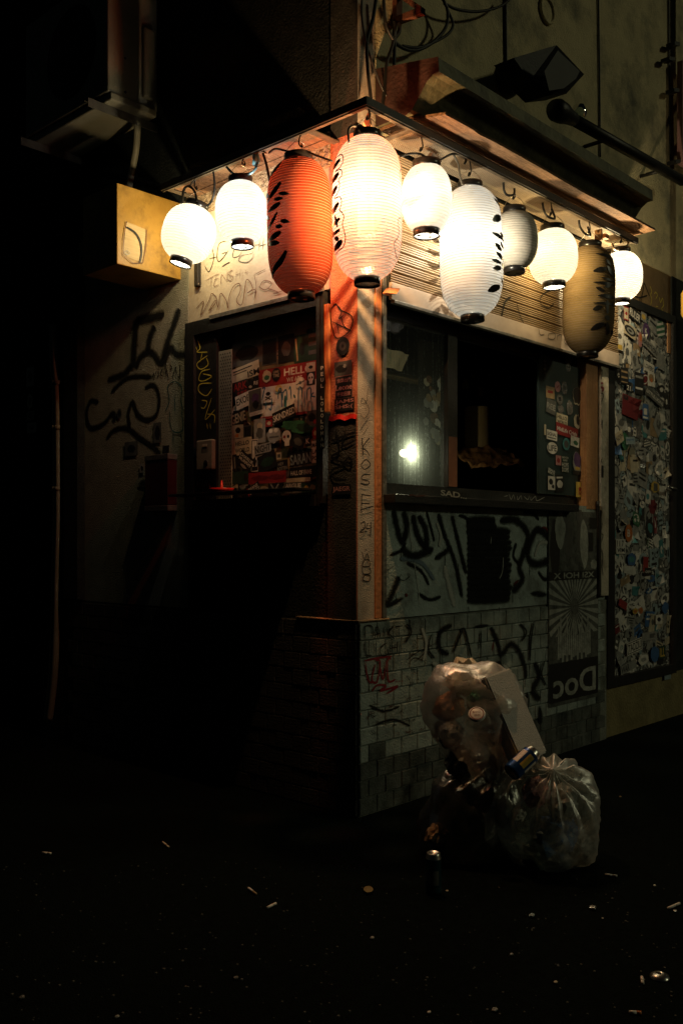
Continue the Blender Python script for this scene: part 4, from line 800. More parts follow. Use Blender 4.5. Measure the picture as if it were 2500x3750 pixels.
zst(stk, PST, za, [
 ((500,350,760,560),'dgrey',[('#blob','black',0,0,.8,.7)]), ((760,330,890,560),'dgrey',[('#rect','black',0,0,.9,.92)]), ((900,300,1040,540),'black',[('#blob','dgrey',0,0,.6,.6)]), ((1040,300,1150,550),'dgreen',[('#rect','kraft',-.3,0,.12,.8,.2),('#blob','black',.1,0,.5,.5)]), ((1150,240,1258,540),'dgreen',[('#rect','dgrey',0,.3,.7,.12),('#rect','dgrey',0,.05,.7,.12),('#rect','dgrey',0,-.2,.7,.12)]),
 ((500,560,740,690),'cream',[('#rect','black',-.1,.28,.7,.08),('#rect','black',-.2,.1,.5,.06),('ISM','black',.28,-.22,.42,.42)],dict(rot=8)),
 ((735,563,1262,722),'red',[('HELLO','white',.16,.14,.46,.42),('WE ARE','white',.1,-.3,.25,.24)]),
 ((750,722,1252,985),'white',[('#rect','blue',-.12,0,.02,.5),('#blob','teal',-.05,-.1,.05,.5)]), ((745,985,1240,1008),'red',[]),
 ((1148,540,1226,622),'cream',[('#blob','black',0,0,.5,.4)]), ((1152,624,1224,735),'black',[('#round','white',0,.08,.7,.7),('#rect','white',0,-.32,.4,.2),('#round','black',-.16,.06,.2,.2),('#round','black',.16,.06,.2,.2)]),
 ((848,588,926,702),'black',[('TIME','cream',0,-.08,.7,.25),('LIME','cream',0,.2,.6,.2)],dict(kind='round')), ((765,600,848,722),'cream',[('#blob','green',0,-.1,.6,.4)],dict(kind='blob',seed=6)),
 ((1055,668,1140,768),'white',[('#rect','dgrey',0,0,.9,.1,.3),('#round','dgrey',0,0,.3,.3)],dict(kind='round')),
 ((515,700,640,835),'black',[('ARK','red',0,.15,.95,.5),('北海道','red',.1,-.3,.7,.26)],dict(rot=6)), ((640,690,690,780),'black',[('#blob','cream',0,-.2,.6,.3)]), ((688,660,737,765),'black',[('RE','white',.05,-.05,.75,.3)]),
 ((538,812,665,935),'white',[('EXOE','black',0,.05,.9,.5)],dict(rot=12)), ((650,770,772,1000),'white',[('#rect','dgrey',0,.06,.92,.82),('#blob','purple',0,.15,.6,.4),('#blob','black',0,-.1,.5,.35),('100000','white',.05,-.4,.75,.07)],dict(rot=5)),
 ((760,765,870,890),'white',[('#blob','black',.05,.1,.4,.3),('#rect','black',.05,-.2,.5,.08,.5),('#rect','black',.05,-.2,.5,.08,-.5)]), ((880,735,945,800),'yellow',[('#blob','cream',0,0,.6,.6)],dict(kind='blob',seed=9)),
 ((500,962,628,1082),'black',[('GENIE','cream',0,0,.96,.7)],dict(rot=10)), ((1160,960,1262,1100),'dgrey',[('#blob','black',-.1,.1,.7,.6),('#blob','red',.2,-.2,.4,.3)]),
 ((700,1030,800,1240),'grey',[('#blob','cream',0,.2,.5,.3),('#blob','dgrey',0,-.1,.7,.5)]), ((800,1040,860,1100),'red',[('#blob','cream',0,0,.6,.6)]), ((805,1095,945,1250),'grey',[('#round','white',-.2,.25,.25,.25),('#round','white',.12,.25,.25,.25),('#rect','dgrey',0,-.1,.6,.08)],dict(kind='blob',seed=31)),
 ((862,940,1062,1048),'black',[('SKINDRED','white',0,0,.96,.55)],dict(rot=13)), ((920,1040,1235,1160),'green',[('#blob','dgreen',.2,0,.5,.7)],dict(rot=-10,kind='blob',seed=40)),
 ((515,1085,610,1200),'cream',[('#blob','black',0,.1,.5,.5),('#blob','orange',-.1,-.3,.4,.3)]), ((610,1088,684,1195),'dgrey',[('#rect','black',0,0,.8,.8)]),
 ((512,1200,684,1345),'cream',[('HELLO','black',.02,.2,.7,.26),('WORLD','black',.02,-.22,.72,.26)],dict(rot=2)), ((680,1210,737,1490),'white',[('#rect','black',0,0,.9,.95),('#rect','white',0,.05,.7,.8),('#blob','black',0,-.2,.6,.3)]),
 ((708,1250,852,1352),'grey',[('NIGHT','black',0,.1,.92,.6),('#rect','black',0,-.35,.9,.12)],dict(rot=6)), ((945,1128,1028,1275),'black',[('#round','white',0,.12,.95,.7),('#rect','white',.05,-.3,.5,.3),('#round','red',-.22,.1,.24,.18),('#round','black',.18,.1,.26,.2)]),
 ((1030,1170,1145,1290),'black',[('#blob','dgrey',0,0,.7,.6)],dict(rot=-20)), ((1145,1178,1200,1272),'black',[('K','white',0,0,.6,.5)],dict(rot=4)), ((1208,1090,1262,1220),'red',[('#blob','cream',0,0,.5,.4)],dict(kind='blob',seed=44)),
 ((1208,1225,1264,1415),'white',[('MA','black',-.05,.32,.8,.2),('LA','black',-.05,.02,.8,.2),('PO','black',-.05,-.28,.8,.2)]), ((498,1345,560,1490),'black',[('#rect','grey',-.2,0,.12,.7),('#rect','grey',.15,0,.12,.7)],dict(rot=5)),
 ((565,1335,695,1475),'black',[('CHARLIE','white',0,.25,.95,.2),('MURPHY','white',0,-.02,.9,.2),('#blob','grey',0,-.32,.5,.2)],dict(rot=-32)), ((745,1330,900,1480),'black',[('#blob','dgreen',0,0,.8,.6)],dict(rot=15)),
 ((903,1325,945,1385),'cream',[('#rect','dgrey',0,0,.6,.5)]), ((905,1393,1002,1492),'black',[('HEY','grey',-.1,.2,.5,.25),('ROTTEN','grey',0,-.2,.85,.3)],dict(rot=6)),
 ((1018,1322,1208,1438),'black',[('SARAN','lblue',0,0,.95,.78)],dict(rot=4)), ((1018,1448,1258,1545),'black',[('HALL OF FAME','white',-.08,0,.76,.42)],dict(rot=1)), ((985,1545,1200,1580),'cream',[]),
 ((662,1492,988,1592),'red',[('#blob','dred',-.2,0,.5,.5),('#blob','dred',.25,0,.5,.5)]), ((500,1490,660,1600),'dgreen',[('#blob','black',.35,0,.2,.7)]), ((978,1585,1122,1680),'dgrey',[('ARGUE','white',0,.2,.94,.4),('PALS','grey',0,-.28,.7,.3)]),
 ((652,1602,762,1684),'black',[('BEANS','white',0,.2,.75,.35),('BEATS','white',.05,-.2,.8,.35),('#rect','red',-.45,0,.1,.9)],dict(rot=22)), ((1125,1585,1262,1670),'dgreen',[('#blob','yellow',-.2,0,.3,.5),('#blob','kraft',.2,0,.4,.6)]), ((835,1590,960,1660),'black',[('#rect','grey',-.2,0,.1,.8,.3),('#rect','grey',.1,0,.1,.8,-.3)]),
])
PWH = Plane('X', .013)
stroke(stk, PWH, zs(za, [[(765,770),(790,760),(780,800),(765,870)],[(800,880),(800,950)],[(850,850),(845,950),(825,940)],[(905,860),(910,790),(930,770),(935,860)],[(945,800),(945,870)],[(945,810),(975,780),(985,870)],[(1000,780),(1012,755),(1020,860)],[(1075,940),(1080,770),(1105,770),(1110,860)],[(1130,790),(1130,930)],[(1150,870),(1155,780),(1185,770),(1185,880)],[(1210,800),(1190,830),(1225,840)]]), 6, M['ink_blue'])
stroke(stk, PWH, zs(za, [[(960,830),(958,925)],[(1035,820),(1050,850)]]), 10, M['ink_teal'])
sticker_px(jb, Plane('X', -.02), za(1262,560,1306,1290), M['black_metal'], [(ch, M['ink_pale'], 0, .46-.92*i/13, .55, .045) for i, ch in enumerate('PEUL LOLOLDMAN') if ch != ' '])
# intercom on the jamb
ic = thing('intercom', 'beige door intercom with round black speaker beside the left window', 'intercom')
b0, b1 = LX.uv(736, 1616), LX.uv(794, 1720)
box('body', M['plastic_beige'], ic, -.03, -.0045, -b1[0], -b0[0], b1[1], b0[1], .006)
cu_, cv_ = LX.uv(771, 1697); o = MB().lathe([(0,.003),(.013,.003),(.016,.0),(.0165,-.004)], Matrix.Translation((-.031, -cu_, cv_)) @ Matrix.Rotation(-math.pi/2, 4, 'Y'), 20).build('button', M['lantern_black'], ic, True)
for i in range(5):
    u_, v_ = LX.uv(757+i*5, 1650); box('speaker_slot', M['lantern_black'], ic, -.0312, -.0302, -u_-.0012, -u_+.0012, v_-.012, v_+.012)
u_, v_ = LX.uv(768, 1633); box('name_plate', PAL['cream'], ic, -.0316, -.0302, -u_-.016, -u_+.016, v_-.006, v_+.006)
# red dish on the left sill
c = onX(812, 1802, -.09); o = MB().lathe([(0,.002),(.045,.004),(.058,.018),(.06,.018),(.046,0),(0,0)], Matrix.Translation(c), 28).lathe([(.012,.004),(.008,.02),(.003,.055),(0,.056)], Matrix.Translation(c), 14).build('red_dish', M['red_plastic'], None, True)
tag(o, 'small red plastic dish with a point on the left window ledge', 'dish')
box('left_sill', M['black_metal'], bar, -.14, -.0325, Y_W1+.03, Y_W2-.02, c.z-.012, c.z-.0005, .002)
# marks on the white lintel panel
PN = Plane('X', .004); z3 = zoomer(400, 550, .574)
stroke(panel, PN, zs(z3, [[(655,610),(668,690),(640,775),(612,738)],[(640,692),(692,680)],[(748,580),(702,600),(690,690),(710,706),(762,640)],[(748,650),(720,662)],[(832,600),(800,630),(790,682),(832,672),(852,630)],[(902,600),(870,622),(907,642),(917,682),(880,716),(828,706),(850,670),(917,655)],[(932,580),(925,642)],[(915,612),(962,600)],[(962,575),(955,642)],[(987,560),(980,637)],[(955,612),(1002,600)],[(722,744),(745,728),(772,714)]]), 3.4, M['ink'])
stroke(panel, PN, zs(z3, [[(620,832),(692,790)],[(655,810),(652,872)],[(690,800),(670,866),(702,858)],[(675,826),(702,818)],[(678,800),(707,790)],[(715,862),(720,795),(752,832),(757,770)],[(792,765),(765,780),(770,800),(792,806),(780,832),(756,826)],[(780,755),(770,842)],[(816,760),(810,832)],[(842,755),(836,822)],[(812,796),(840,788)],[(856,775),(852,827)],[(865,786),(892,774)],[(875,765),(880,797)]]), 2, M['ink_brown'])
stroke(panel, PN, zs(z3, [[(558,1012),(606,965),(588,1056),(640,962),(660,915),(692,960),(640,1027),(682,960),(700,1002),(716,915),(752,960),(762,1007),(772,930),(800,870),(836,853),(842,900),(818,962),(855,982),(882,828),(922,882),(888,912),(937,892),(930,957)],[(930,798),(942,870),(935,952)],[(930,795),(1004,758)],[(960,882),(990,833),(1042,850),(1000,892),(958,870)],[(1010,880),(1082,907),(1050,917),(1114,898)]]), 2.8, M['ink_brown'])
# graffiti on the left plaster
zl = zoomer(0, 1000, .4783)
stroke(wall_left, LX, zs(zl, [[(1075,330),(1050,430),(1040,560),(1030,740)],[(1060,365),(1180,335),(1270,315)],[(1190,400),(1150,500),(1130,620)],[(1375,265),(1340,380),(1290,520),(1245,700)]]), 62, M['spray_black'], True)
stroke(wall_left, LX, zs(zl, [[(1045,740),(1080,640),(1165,610),(1232,690),(1272,650),(1310,575),(1362,625),(1442,612)],[(820,822),(950,775),(1012,700)]]), 48, M['spray_black'], True)
stroke(wall_left, LX, zs(zl, [[(850,922),(950,822),(1050,790),(1172,795)],[(1108,885),(1180,858),(1222,950),(1202,1080),(1130,1122),(1060,1080),(1020,985),(988,1080),(1002,1192)],[(762,992),(700,980),(668,1080),(700,1182),(802,1150),(872,1068),(882,1152)],[(820,1272),(880,1200),(980,1188),(1080,1262),(1180,1330),(1235,1395)]]), 34, M['spray_black'], True)
stroke(wall_left, LX, zs(zl, [[(1340,828),(1288,870),(1300,980),(1268,1062)],[(1340,828),(1392,870),(1390,980),(1412,1062)],[(1340,918),(1345,1102)],[(1300,1038),(1320,1202),(1402,1200),(1390,1030)],[(1330,1200),(1330,1330)],[(1380,1200),(1400,1300)]]), 9, M['spray_teal'], True)
st = [[zl(1170+rnd.uniform(-20,20)+24*i, 760+rnd.uniform(-80,60)) for _ in range(3)] for i in range(9)]
stroke(wall_left, LX, st, 4, M['ink'])
sticker_px(wall_left, LX, zl(1180,1145,1240,1300), K_['dgrey'], [('#blob', K_['black'], 0, 0, .7, .8)])
for i, (bx4, cc) in enumerate([((960,1290,1060,1400),'dgrey'), ((1060,1580,1150,1640),'dgrey'), ((1250,1320,1300,1380),'black'), ((900,1030,940,1120),'dgrey'), ((1075,1460,1110,1530),'grey'), ((1125,1460,1165,1540),'dgrey')]):
    sticker_px(wall_left, LX, zl(*bx4), K_[cc], [('#blob', K_['black'], 0, 0, .6, .6)], kind='blob' if i % 2 else 'rect', seed=i)

# ================================================================== LANTERNS
CAMN = Vector((CAM.x, CAM.y, 0))
def lantern(name, label, plane, c, top, bot, wid, kind, trans, refl, clear, watt, lcol, tilt=0., cap=.43, seam=0., rib=.0122, letters=(), back=(), disc='paper', capm=None, ribcol=None, group='paper lanterns hung along the canopy', tilt2=0.):
    """paper lantern on a hoop; pixel measures give where it hangs on the canopy line and how big it is"""
    mid = (top+bot)/2; pos = plane.hit(c, mid); s = depth(pos)/F
    R, H = wid/2*s, (bot-top)*s
    if watt: trans = tuple(g_*4*math.pi**2*R*R/(watt*(1-clear)*l_) for g_, l_ in zip(trans, lcol))
    root = bpy.data.objects.new(name, None); root.empty_display_size = .1; link(root); tag(root, label, 'lantern', group)
    toc = (CAMN-Vector((pos.x, pos.y, 0))).normalized(); az = math.atan2(toc.y, toc.x)      # local +x looks at the street
    root.location = pos; root.rotation_euler = (Matrix.Rotation(az, 4, 'Z') @ Matrix.Rotation(tilt, 4, 'X') @ Matrix.Rotation(tilt2, 4, 'Y')).to_euler()
    p, q = (2.5, 2.0) if kind == 'round' else (4.2, 1.9)
    rc = R*cap; tm = (1-(rc/R)**q)**(1/p); h2 = H/2-.014
    def rad(z):
        t = min(abs(z)/h2, 1.)*tm; return R*(1-t**p)**(1/q)
    n = max(8, int(round(2*h2/rib))); per = 4; prof = []
    for i in range(n*per+1):
        z = -h2+2*h2*i/(n*per); prof.append((rad(z)-.0021*(.5+.5*math.cos(2*math.pi*i/per)), z))
    pm = paper_mat(name+'_paper', trans, refl, clear, seam)
    MB().lathe(prof, Matrix.Identity(4), 56).build('paper_shell', pm, root, True, local=True)
    rb = MB(); t_ = .0005 if kind == 'long' else .0004
    for i in range(1, n):
        z = -h2+2*h2*i/n; r = rad(z)-.0012
        rb.lathe([(r-t_, z-t_), (r+t_*1.6, z-t_), (r+t_*1.6, z+t_), (r-t_, z+t_), (r-t_, z-t_)], Matrix.Identity(4), 44)
    rb.build('rib_wires', M[ribcol or ('rib_pale' if kind == 'round' else 'lantern_rib')], root, True, local=True)
    cm = capm or M['lantern_black']; ch = .026
    MB().lathe([(rc*1.0, h2-.006), (rc*1.06, h2-.004), (rc*1.06, h2+ch), (rc*.99, h2+ch+.001), (rc*.97, h2+ch-.004), (rc*.97, h2-.006)], Matrix.Identity(4), 40).build('top_ring', cm, root, True, local=True)
    MB().lathe([(rc*.94, -h2+.006), (rc*1.0, -h2+.004), (rc*1.0, -h2-ch), (rc*.93, -h2-ch-.001), (rc*.91, -h2-ch+.004), (rc*.91, -h2+.006)], Matrix.Identity(4), 40).build('bottom_ring', cm, root, True, local=True)
    # bottom disc: translucent with small vent holes, or black with three openings
    cu = bpy.data.curves.new('disc', 'CURVE'); cu.dimensions = '2D'; cu.fill_mode = 'BOTH'
    def circ(x, y, r):
        sp_ = cu.splines.new('POLY'); sp_.points.add(23); sp_.use_cyclic_u = True
        for kk in range(24): sp_.points[kk].co = (x+r*math.cos(kk*math.pi/12), y+r*math.sin(kk*math.pi/12), 0, 1)
    circ(0, 0, rc*.92); nh = 3
    for kk in range(nh):
        a = 2*math.pi*kk/nh+.5; circ(rc*.55*math.cos(a), rc*.55*math.sin(a), rc*.17)
    to = bpy.data.objects.new('disc', cu); dm = bpy.data.meshes.new_from_object(to); bpy.data.objects.remove(to); bpy.data.curves.remove(cu)
    dm.transform(Matrix.Translation((0,0,-h2-ch+.006))); dm.materials.clear(); dm.materials.append(paper_mat(name+'_disc', tuple(min(.9, x_*3.5) for x_ in trans), refl, .1) if disc == 'paper' else cm)
    dob = bpy.data.objects.new('bottom_disc', dm); link(dob, root)
    MB().lathe([(0, h2+ch*.55), (rc*.965, h2+ch*.5)], Matrix.Identity(4), 32).build('top_disc', cm, root, False, local=True)  # added opaque disc, stops bulb light rising through the open ring
    # handle wire and hook
    hw = MB(); tz = h2+ch; hk = .06
    hw.tube(smooth_pts([(0,-rc,tz-.008),(0,-rc*.75,tz+hk*.45),(0,0,tz+hk),(0,rc*.75,tz+hk*.45),(0,rc,tz-.008)], 5), .0013, 5)
    hw.build('wire_handle', M['wire'], root, True, local=True)
    if watt:
        ld = bpy.data.lights.new('bulb', 'POINT'); ld.energy = watt; ld.color = lcol; ld.shadow_soft_size = .012
        lb = bpy.data.objects.new('bulb', ld); link(lb, root); lb.location = (0,0,h2*.12)
    # brush lettering that follows the paper
    def brush(P3, m, nm):
        """P3: list of strokes, each a list of (angle, z, half-width)"""
        V, Fc = [], []
        for j, st in enumerate(P3):
            S = smooth_pts(st, 6); nb = len(V); off = .0022+.0001*j
            for i, (a, z, hw_) in enumerate(S):
                a0, a1 = S[max(i-1,0)], S[min(i+1,len(S)-1)]; rr = rad(z)
                t = Vector(((a1[0]-a0[0])*max(rr,.02), a1[1]-a0[1])); t = t.normalized() if t.length > 1e-7 else Vector((1,0)); nn = Vector((-t.y, t.x))
                for cx_ in (-1, -.33, .33, 1):
                    zz = max(-h2*.97, min(h2*.97, z+nn.y*cx_*hw_)); r_ = rad(zz); aa = a+nn.x*cx_*hw_/max(r_, .03)
                    V.append(((r_+off)*math.cos(aa), (r_+off)*math.sin(aa), zz))
            Fc += [(nb+i*4+k, nb+i*4+k+1, nb+(i+1)*4+k+1, nb+(i+1)*4+k) for i in range(len(S)-1) for k in range(3)]
        mesh(nm, V, Fc, m, root, False, None, True)
    if letters:
        for m, strokes in letters:
            out = []
            for st in strokes:
                L_ = []
                for i, (x, y, w_) in enumerate(st):
                    z = -(y-mid)*s; rr = rad(z); sn = (x-c)*s/max(rr,.01)          # local +y is to the right as seen from the street
                    a = math.asin(max(-1., min(1., sn)))
                    if abs(sn) > 1: a = math.copysign(math.pi/2+(abs(sn)-1)*2.2, sn)
                    L_.append((a, z, w_/2*s))
                out.append(L_)
            brush(out, m, 'lettering')
    if back: brush([[(math.radians(a), z*H, w_) for a, z, w_ in st] for st in back], M['lantern_black'], 'back_lettering')
    return root, pos, R, H, h2

M['lantern_rib'] = mat('lantern_rib', (.3,.22,.16), None, 5, .7)
M['rib_red'] = mat('rib_red', (.45,.16,.09), None, 5, .7)
M['rib_pale'] = mat('rib_pale', (.6,.55,.45), None, 5, .7)
M['rib_grey'] = mat('rib_grey', (.3,.3,.28), None, 5, .7)
M['cap_gold'] = mat('cap_gold', (.1,.05,.02), None, 5, .3, .3)
LR, LL = Plane('Y', -.188), Plane('X', -.175)
z4 = zoomer(1200, 400, .4464)
def ls(z, k, rows): return [[(*z(x, y), w*k) for x, y, w in r] for r in rows]
def line(z, k, rows): return ls(z, k, [[(x0,y0,w*.25),((x0+x1)/2,(y0+y1)/2,w),(x1,y1,w*.5)] for x0,y0,x1,y1,w in rows])
col_back = lambda a0, seed: [[(a0+random.Random(seed+i).uniform(-12,4), .40-.8*i/9, .004), (a0+9, .40-.8*i/9-.012, .011), (a0+22, .40-.8*i/9+random.Random(seed+i+50).uniform(-.03,.03), .006)] for i in range(10)]
WHITE = (.62,.6,.55)
warm = (1,.86,.6); cool = (.86,.95,.9)
T1 = lambda c, k: tuple(x*k for x in c)
lantern('round_lantern', 'tilted round glowing lantern at the far left by the yellow box', LL, 692, 748, 966, 196, 'round', (1.6,1.4,1.0), WHITE, .5, 15., (1,.76,.38), tilt=-.27, cap=.42)
lantern('round_lantern', 'round bluish white lantern hung by blue tape left of the orange one', LL, 884, 660, 896, 192, 'round', (1.15,1.2,1.05), WHITE, .5, 12., (1,.92,.74), tilt=.03, cap=.44)
o3 = line(z3, .574, [(1118,98,1165,92,24),(1165,96,1212,92,22),(1024,205,1112,112,52),(1016,360,1104,270,40),(1152,352,1090,338,26),(1116,374,1062,366,26),(1022,424,1100,400,38),(1012,548,1080,452,30),(1152,526,1098,510,28),(1110,548,1068,536,28),(1018,606,1100,580,40),(1090,644,1024,626,36),(1040,826,1130,700,38),(1008,300,1030,330,30),(1004,440,1030,470,26)])
lantern('long_lantern', 'long orange red lantern with black leaf shaped brush strokes', LL, 1098, 578, 1086, 241, 'long', (.17,.022,.007), (.23,.034,.011), .15, 75., (1,.13,.03), tilt=.02, cap=.42, seam=.25, letters=[(M['ink'], o3)], disc='black', ribcol='rib_red')
o4 = line(z4, .4464, [(30,520,110,480,56),(32,632,100,590,54),(30,735,86,690,52),(30,890,98,830,56),(40,985,110,960,40),(62,900,88,1020,36),(44,1060,110,1050,34),(60,1090,100,1120,40),(58,1180,128,1140,56),(45,1020,60,1080,40)])
o4b = [[(*z4(x,y), 4.2) for x, y in ((62,380),(72,430),(120,440),(134,500),(110,545),(70,560),(115,570),(122,620),(95,650),(105,680),(95,740),(60,770),(110,790),(120,850),(105,890),(125,920),(140,960),(128,1010),(142,1070),(152,1130),(130,1190),(70,1212))],
       [(*z4(x,y), 3.4) for x, y in ((585,420),(598,470),(580,560),(592,640))], [(*z4(x,y), 3.4) for x, y in ((590,930),(568,960),(572,1060),(560,1110),(534,1160),(548,1230),(565,1240))]]
lantern('long_lantern', 'long white lantern at the corner with outlined black lettering on its left', Plane('Y', -.205), 1344, 496, 1034, 256, 'long', (2.2,1.75,1.2), (.66,.56,.48), .55, 80., (1,.54,.22), cap=.38, seam=.16, letters=[(M['ink'], o4), (M['ink_brown'], o4b)], back=col_back(100, 3)+col_back(135, 9)+[[(148,-.09-.078*i,.007),(178,-.12-.078*i,.0145),(214,-.165-.072*i,.008)] for i in range(4)], disc='black', ribcol='rib_red')
lantern('round_lantern', 'round glowing lantern right beside the corner lantern', LR, 1561, 602, 856, 186, 'round', (1.6,1.4,1.05), WHITE, .3, 11., (1,.8,.48), cap=.53, capm=None)
o6 = line(z4, .4464, [(1325,705,1400,770,44),(1355,785,1425,838,46),(1345,990,1412,935,62),(1338,1088,1432,1110,34),(1400,1070,1430,1080,30),(1360,1170,1412,1205,46),(1368,1240,1422,1268,42),(1332,1306,1404,1312,32),(1340,1375,1404,1350,44),(1400,1140,1428,1180,40),(1295,1552,1392,1500,60),(1408,1300,1424,1340,30),(1404,1420,1420,1480,30)])
lantern('long_lantern', 'long cool white lantern with black brush strokes down its right edge', LR, 1724, 680, 1168, 231, 'long', (1.75,1.72,1.45), (.62,.6,.55), .5, 20., (1,.86,.62), cap=.38, seam=.12, letters=[(M['ink'], o6)], back=col_back(-112, 40)+col_back(-138, 60)+col_back(-160, 80), disc='black', tilt=.02)
lantern('round_lantern', 'unlit grey round lantern hanging behind the long cool white one', Plane('Y', -.15), 1882, 770, 992, 172, 'round', (.06,.058,.05), (.78,.74,.66), .0, 0, warm, cap=.46, disc='paper', ribcol='rib_grey')
lantern('round_lantern', 'round glowing lantern between the grey and the tan lanterns', LR, 2024, 836, 1046, 178, 'round', (1.5,1.3,.9), WHITE, .5, 20., (1,.72,.33), cap=.47, tilt=.03)
z6l = zoomer(2150, 800, .2232)
o9 = line(z6l, .2232, [(85,555,375,605,62),(112,685,395,715,56),(272,770,345,845,62),(80,985,275,925,80),(290,875,415,1050,84),(208,1082,415,1105,36),(82,1162,425,1160,40),(250,1230,350,1180,56),(125,1245,255,1292,60),(158,1375,410,1360,66),(92,1495,400,1478,44),(85,1600,225,1545,78),(305,1420,312,1640,66),(275,1700,345,1715,88),(62,1915,262,1805,96),(305,1780,335,1950,92),(400,1420,420,1500,60),(380,1880,420,1930,70)])
lantern('long_lantern', 'unlit long tan lantern with black brush lettering near the door', LR, 2154, 898, 1300, 187, 'long', (.03,.021,.009), (.21,.15,.07), .0, 0, warm, cap=.42, letters=[(M['ink'], o9)], disc='black', tilt=-.025)
lantern('round_lantern', 'round glowing lantern at the far right above the sticker covered door', LR, 2272, 918, 1106, 154, 'round', (1.6,1.4,1.05), WHITE, .5, 40., (1,.78,.43), cap=.42)

# ================================================================== HOOKS, CABLES
hooks = [(718,700,LL),(893,610,LL),(1101,545,LL),(1347,445,Plane('Y',-.205)),(1541,560,LR),(1718,650,LR),(1880,735,Plane('Y',-.15)),(2015,795,LR),(2155,858,LR),(2272,895,LR)]
hl = ['far left round lantern','bluish round lantern','orange lantern','corner lantern','round lantern beside the corner one','cool white lantern','grey lantern','round lantern beside the grey one','tan lantern','far right round lantern']
for (px, py, pl), t_ in zip(hooks, hl):
    p = pl.hit(px, py); top_ = Vector((p.x, p.y, ZS+.002))
    if pl.axis == 'Y': top_.y = max(p.y, -DR+.012)
    else: top_.x = max(p.x, -DL+.012)
    d_ = Vector((.012, 0, 0)) if pl.axis == 'Y' else Vector((0, .012, 0))
    mid_ = p.lerp(top_, .5)
    o = MB().tube(smooth_pts([top_, mid_+d_, p+Vector((0,0,.01)), p-d_*.8+Vector((0,0,.006)), p-d_*.2+Vector((0,0,.022))], 5), .0035, 6).build('hook', M['hook'], None, True)
    tag(o, 'black wire hook above the '+t_, 'hook', 'hooks under the canopy')
def cy_(pts, r=.0038): return pts
pR = lambda px, py: onY(px, py, -.2)
pL = lambda px, py: onX(px, py, -.18)
cable('cable', 'black cable looping down between the far left and bluish lanterns', [pL(780,615), pL(786,680), pL(778,730), pL(758,758)], .005, M['cable'])
cable('cable', 'pale cable strung from the far left lantern up to the canopy', [pL(693,685), pL(720,650), pL(765,612), pL(830,575), pL(940,552), pL(975,560)], .0045, M['cable_grey'])
cable('cable', 'coiled black cable bunched under the left canopy edge', [pL(700,625), pL(720,605), pL(760,612), pL(720,630), pL(697,615), pL(730,598), pL(800,590), pL(880,560)], .005, M['cable'])
cable('cable', 'black cable dropping behind the orange lantern from the canopy', [pL(963,562), pL(975,600), pL(984,645), pL(990,680)], .006, M['cable'])
cable('cable', 'black cable running from the orange lantern to the corner lantern', [pL(985,560), pL(1010,545), pL(1060,555), pL(1110,552), pL(1160,570), pL(1215,590)], .005, M['cable'])
cable('cable', 'curved blue taped cable above the bluish lantern', [pL(830,612), pL(858,638), pL(890,642), pL(925,630), pL(942,600), pL(930,570)], .006, M['tape_blue'])
o = MB().tube([pL(935,560), pL(940,590), pL(930,605)], [.014,.018,.01], 8).tube([pL(862,640), pL(880,648), pL(905,640)], [.01,.016,.01], 8).build('tape_wrap', M['tape_blue'], None, True); tag(o, 'blue tape wrapped round the cable by the bluish lantern', 'tape')
cable('cable', 'black cord looping beside the top ring of the tilted lantern', [pL(668,755), pL(672,700), pL(690,682), pL(712,700), pL(722,738)], .006, M['cable'])
cable('cable', 'thin grey cord looping beside the corner lantern top', [pR(1278,525), pR(1275,480), pR(1287,462), pR(1305,462)], .005, M['cable_grey'])
o = MB().tube([onY(1303,462,-.15), onY(1356,492,-.15)], .016, 10).build('lamp_socket', M['cable_grey'], None, True); tag(o, 'grey lamp socket lying over the corner lantern top ring', 'socket')
cable('cable', 'black cable sagging from the corner lantern along the shutter top', [pR(1465,572), pR(1500,563), pR(1540,565), pR(1575,587), pR(1610,585), pR(1650,565), pR(1690,568), pR(1705,585), pR(1700,600)], .005, M['cable'])
cable('cable', 'grey cable dropping to the long cool white lantern', [pR(1660,568), pR(1676,600), pR(1682,640), pR(1692,678)], .005, M['cable_grey'])
cable('cable', 'black cable hanging above the grey lantern', [pR(1842,668), pR(1845,700), pR(1858,715), pR(1880,712), pR(1882,690)], .006, M['cable'])
cable('cable', 'black cable hanging above the right middle round lantern', [pR(1985,742), pR(1990,770), pR(2003,792), pR(2030,800), pR(2018,765)], .006, M['cable'])
cable('cable', 'black cable hanging above the tan lantern', [pR(2118,806), pR(2122,830), pR(2140,855), pR(2160,862), pR(2150,830)], .006, M['cable'])
o = MB().obox(onY(1592,578,-.14), (.035,0,0), (0,.01,.0), (0,.0,.012)).build('junction_plate', M['band'], None); tag(o, 'pale crumpled plate wired over the lantern beside the corner', 'plate')
o = MB().obox(onY(2190,862,-.2), (.008,0,0), (0,.02,0), (0,0,.03)).obox(onY(2210,868,-.2), (.02,0,0), (0,.02,0), (0,0,.012)).build('wooden_clip', M['wood_post'], None); tag(o, 'small wooden clip hanging at the right end of the canopy', 'clip')
o = MB().tube(smooth_pts([onY(2240,890,-.2), onY(2252,915,-.2), onY(2290,905,-.19), onY(2300,885,-.2)], 6), .007, 6).build('plastic_tie', M['wire'], None, True); tag(o, 'clear plastic tie twisted above the far right lantern', 'tie')
mb = MB(); c = onX(1342,400,-.12); mb.add([onX(1318,480,-.05), onX(1350,402,-.16), onX(1364,470,-.1), onX(1330,490,-.06)], [(0,1,2,3)]); o = mb.build('corner_gusset', mat('gusset', (.5,.36,.2), (.36,.24,.12), 14, .6), bar)

